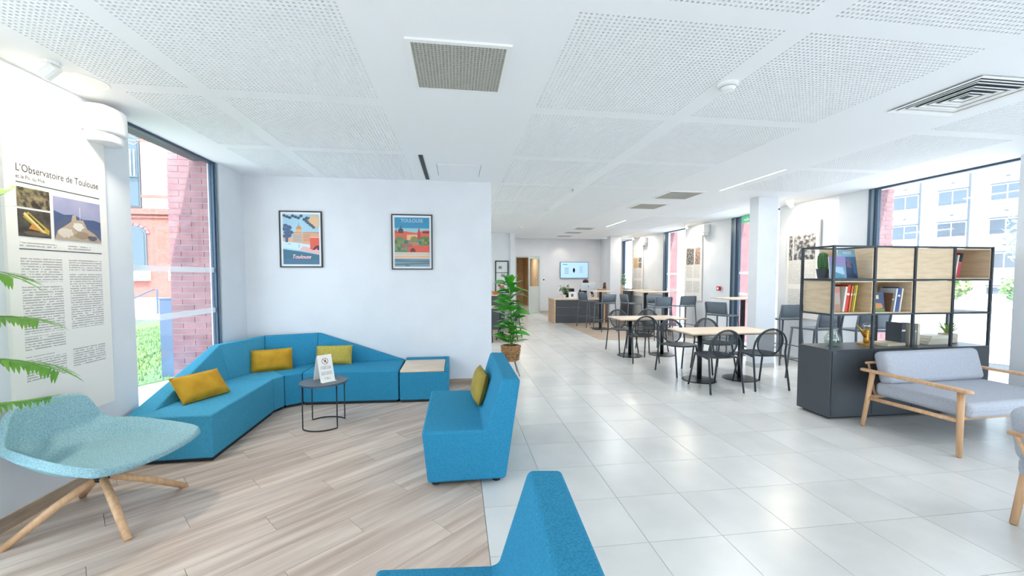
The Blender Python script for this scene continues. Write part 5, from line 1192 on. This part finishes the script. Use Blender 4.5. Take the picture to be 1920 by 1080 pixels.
MB().box(-.0202, .0202, -.1015, -.10, .17, .268).xf(Matrix.Translation((0, 0, .0032)) @ Matrix.Rotation(.16, 4, 'Y')).build('black_band', BLACK, [o for o in bpy.data.objects if o.get('label') == 'black and red book in the top right crate'][0])
magazine('dark brown picture book standing at the right end of the middle row', BX0 + CW * 3 + .085, BY0 + .2, ZR[1] + .015, .13, .30, '6a5a50', .05, math.radians(0), [([(.1, .7), (.9, .7), (.9, .9), (.1, .85)], 'b08a78'), ([(.1, .4), (.9, .38), (.9, .6), (.1, .6)], '4a4038'), ([(.1, .05), (.9, .05), (.9, .3), (.1, .35)], '8f8a80')])
# bottom tier, on the cabinet top
zt = .737
book('dark blue book standing on the cabinet top', 4.90, 3.93, zt, .05, .17, .245, '3c4650', 0); book('cream book standing on the cabinet top', 4.985, 3.92, zt, .035, .17, .23, 'cfc8b4', 0)
book('grey book standing at the right end on the cabinet top', 5.045, 3.92, zt, .022, .17, .23, '8c8a80', 0); book('pale book standing last in the row on the cabinet top', 5.085, 3.92, zt, .03, .17, .235, 'd8d2c0', 0)
book('pale flat book lying on the cabinet top behind the gold figure', 4.76, 3.9, zt, .028, .19, .26, 'd9cfb4', flat_=True, yaw=.1)
for k, (c, w_) in enumerate((('d8d0bc', .30), ('c9c3b0', .29), ('e0d9c8', .27))): book(('bottom', 'middle', 'top')[k] + ' book of the flat stack beside the succulent', 5.36, 3.93, zt + k * .032, .032, .2, w_, c, flat_=True, yaw=.05 * k)
# cactus, vase, gold figure, succulent
ca_ = root('cactus', 'ribbed green cactus in a grey pot on the top left shelf', 'plant', (4.0, 3.98, ZR[2] + .015)); MB().lathe([(.045, 0), (.062, .105), (.055, .105), (.05, .09), (0, .09)], n=20).build('pot', pm('slate_pot', '#50565a', .7), ca_)
vs = []; n = 24; prof = [(.030, .09), (.042, .12), (.046, .18), (.044, .24), (.03, .275), (.005, .288)]
for r_, z in prof:
    for j in range(n): a = 2 * PI * j / n; q = r_ * (1.12 if j % 2 else .85); vs.append((q * math.cos(a), q * math.sin(a), z))
fs = [(i * n + j, i * n + (j + 1) % n, (i + 1) * n + (j + 1) % n, (i + 1) * n + j) for i in range(len(prof) - 1) for j in range(n)] + [tuple(range((len(prof) - 1) * n, len(prof) * n))]
cb_ = MB().add(vs, fs).build('ribbed_body', pm('cactus_green', '#4f7a4a', .7), ca_, smooth=False)
m = MB()
for j in range(1, n, 2):
    for z in [.11 + .02 * q for q in range(9)]:
        a = 2 * PI * j / n; R_ = .05 if z < .26 else .036; m.add([(R_ * math.cos(a - .05), R_ * math.sin(a - .05), z), (R_ * math.cos(a + .05), R_ * math.sin(a + .05), z), ((R_ + .012) * math.cos(a), (R_ + .012) * math.sin(a), z + .006)], [(0, 1, 2)])
o = m.build('spines', pm('spine_white', '#e6ead8', .7), cb_); o['kind'] = 'stuff'
va = root('glass_vase', 'round clear glass vase with greenery on the cabinet top', 'vase', (4.07, 3.90, zt)); CG = glassmat('clear_vase_glass', (.9, .95, .92, 1), .15)
MB().lathe([(.05, 0), (.075, .03), (.078, .09), (.045, .155), (.04, .175), (.058, .20), (.055, .20), (.036, .175), (.04, .155), (.072, .09), (.07, .035), (0, .01)], n=26).build('vase_body', CG, va, smooth=True)
m = MB(); R = random.Random(8)
for k in range(60):
    a = R.uniform(0, 2 * PI); q = R.uniform(0, .055); z = R.uniform(.02, .1); c = Vector((q * math.cos(a), q * math.sin(a), z)); d_ = Vector((R.uniform(-.3, .3), R.uniform(-.3, .3), 1)).normalized() * .03; s_ = d_.orthogonal().normalized() * .006
    m.add([c - s_, c + s_, c + d_], [(0, 1, 2)])
o = m.build('moss', pm('moss_green', '#6d8f5a', .8, col2='#4d6f44', scale=40), va); o['kind'] = 'stuff'
GOLD = pm('brushed_gold', '#c89a4a', .3, .85)
gf = root('gold_figure', 'gold bird-shaped holder with a clear glass ball on cabinet top', 'ornament', (4.53, 3.93, zt)); MB().lathe([(.085, 0), (.085, .018), (.03, .024), (0, .024)], n=24).build('foot', GOLD, gf); MB().lathe([(.025, .02), (.03, .05), (.022, .10), (.028, .15), (.03, .17), (0, .17)], n=18).build('body', GOLD, gf, smooth=True)
MB().tube([(-.015, 0, .09), (-.07, 0, .16), (-.13, 0, .225)], [.02, .014, .004], 8).build('wing', GOLD, gf, smooth=True); MB().tube([(.015, 0, .09), (.06, 0, .15), (.10, 0, .215)], [.02, .014, .004], 8).build('wing', GOLD, gf, smooth=True)
MB().ball((0, 0, .21), .04, 16, 10).build('glass_ball', glassmat('ball_glass', (.95, .97, .97, 1), .25), gf, smooth=True)
su = root('succulent', 'spiky green succulent in a pale block pot on the cabinet top', 'plant', (5.60, 3.93, zt)); MB().box(-.06, .06, -.06, .06, 0, .11).build('pot', pm('pale_stoneware', '#cfc6b4', .7, col2='#b9ae9a', scale=30), su, bevel=.008)
sl_ = leaf_mesh('spike', .16, .03, pm('succulent_green', '#8fb04e', .5, rnd=.2), -.1, .5); it = []
for k in range(18): it.append(((.02 * math.cos(k), .02 * math.sin(k), .105), k * 2.4, 1.05 - (k % 3) * .22, .8 + .2 * (k % 2)))
leaves(su, sl_, it)
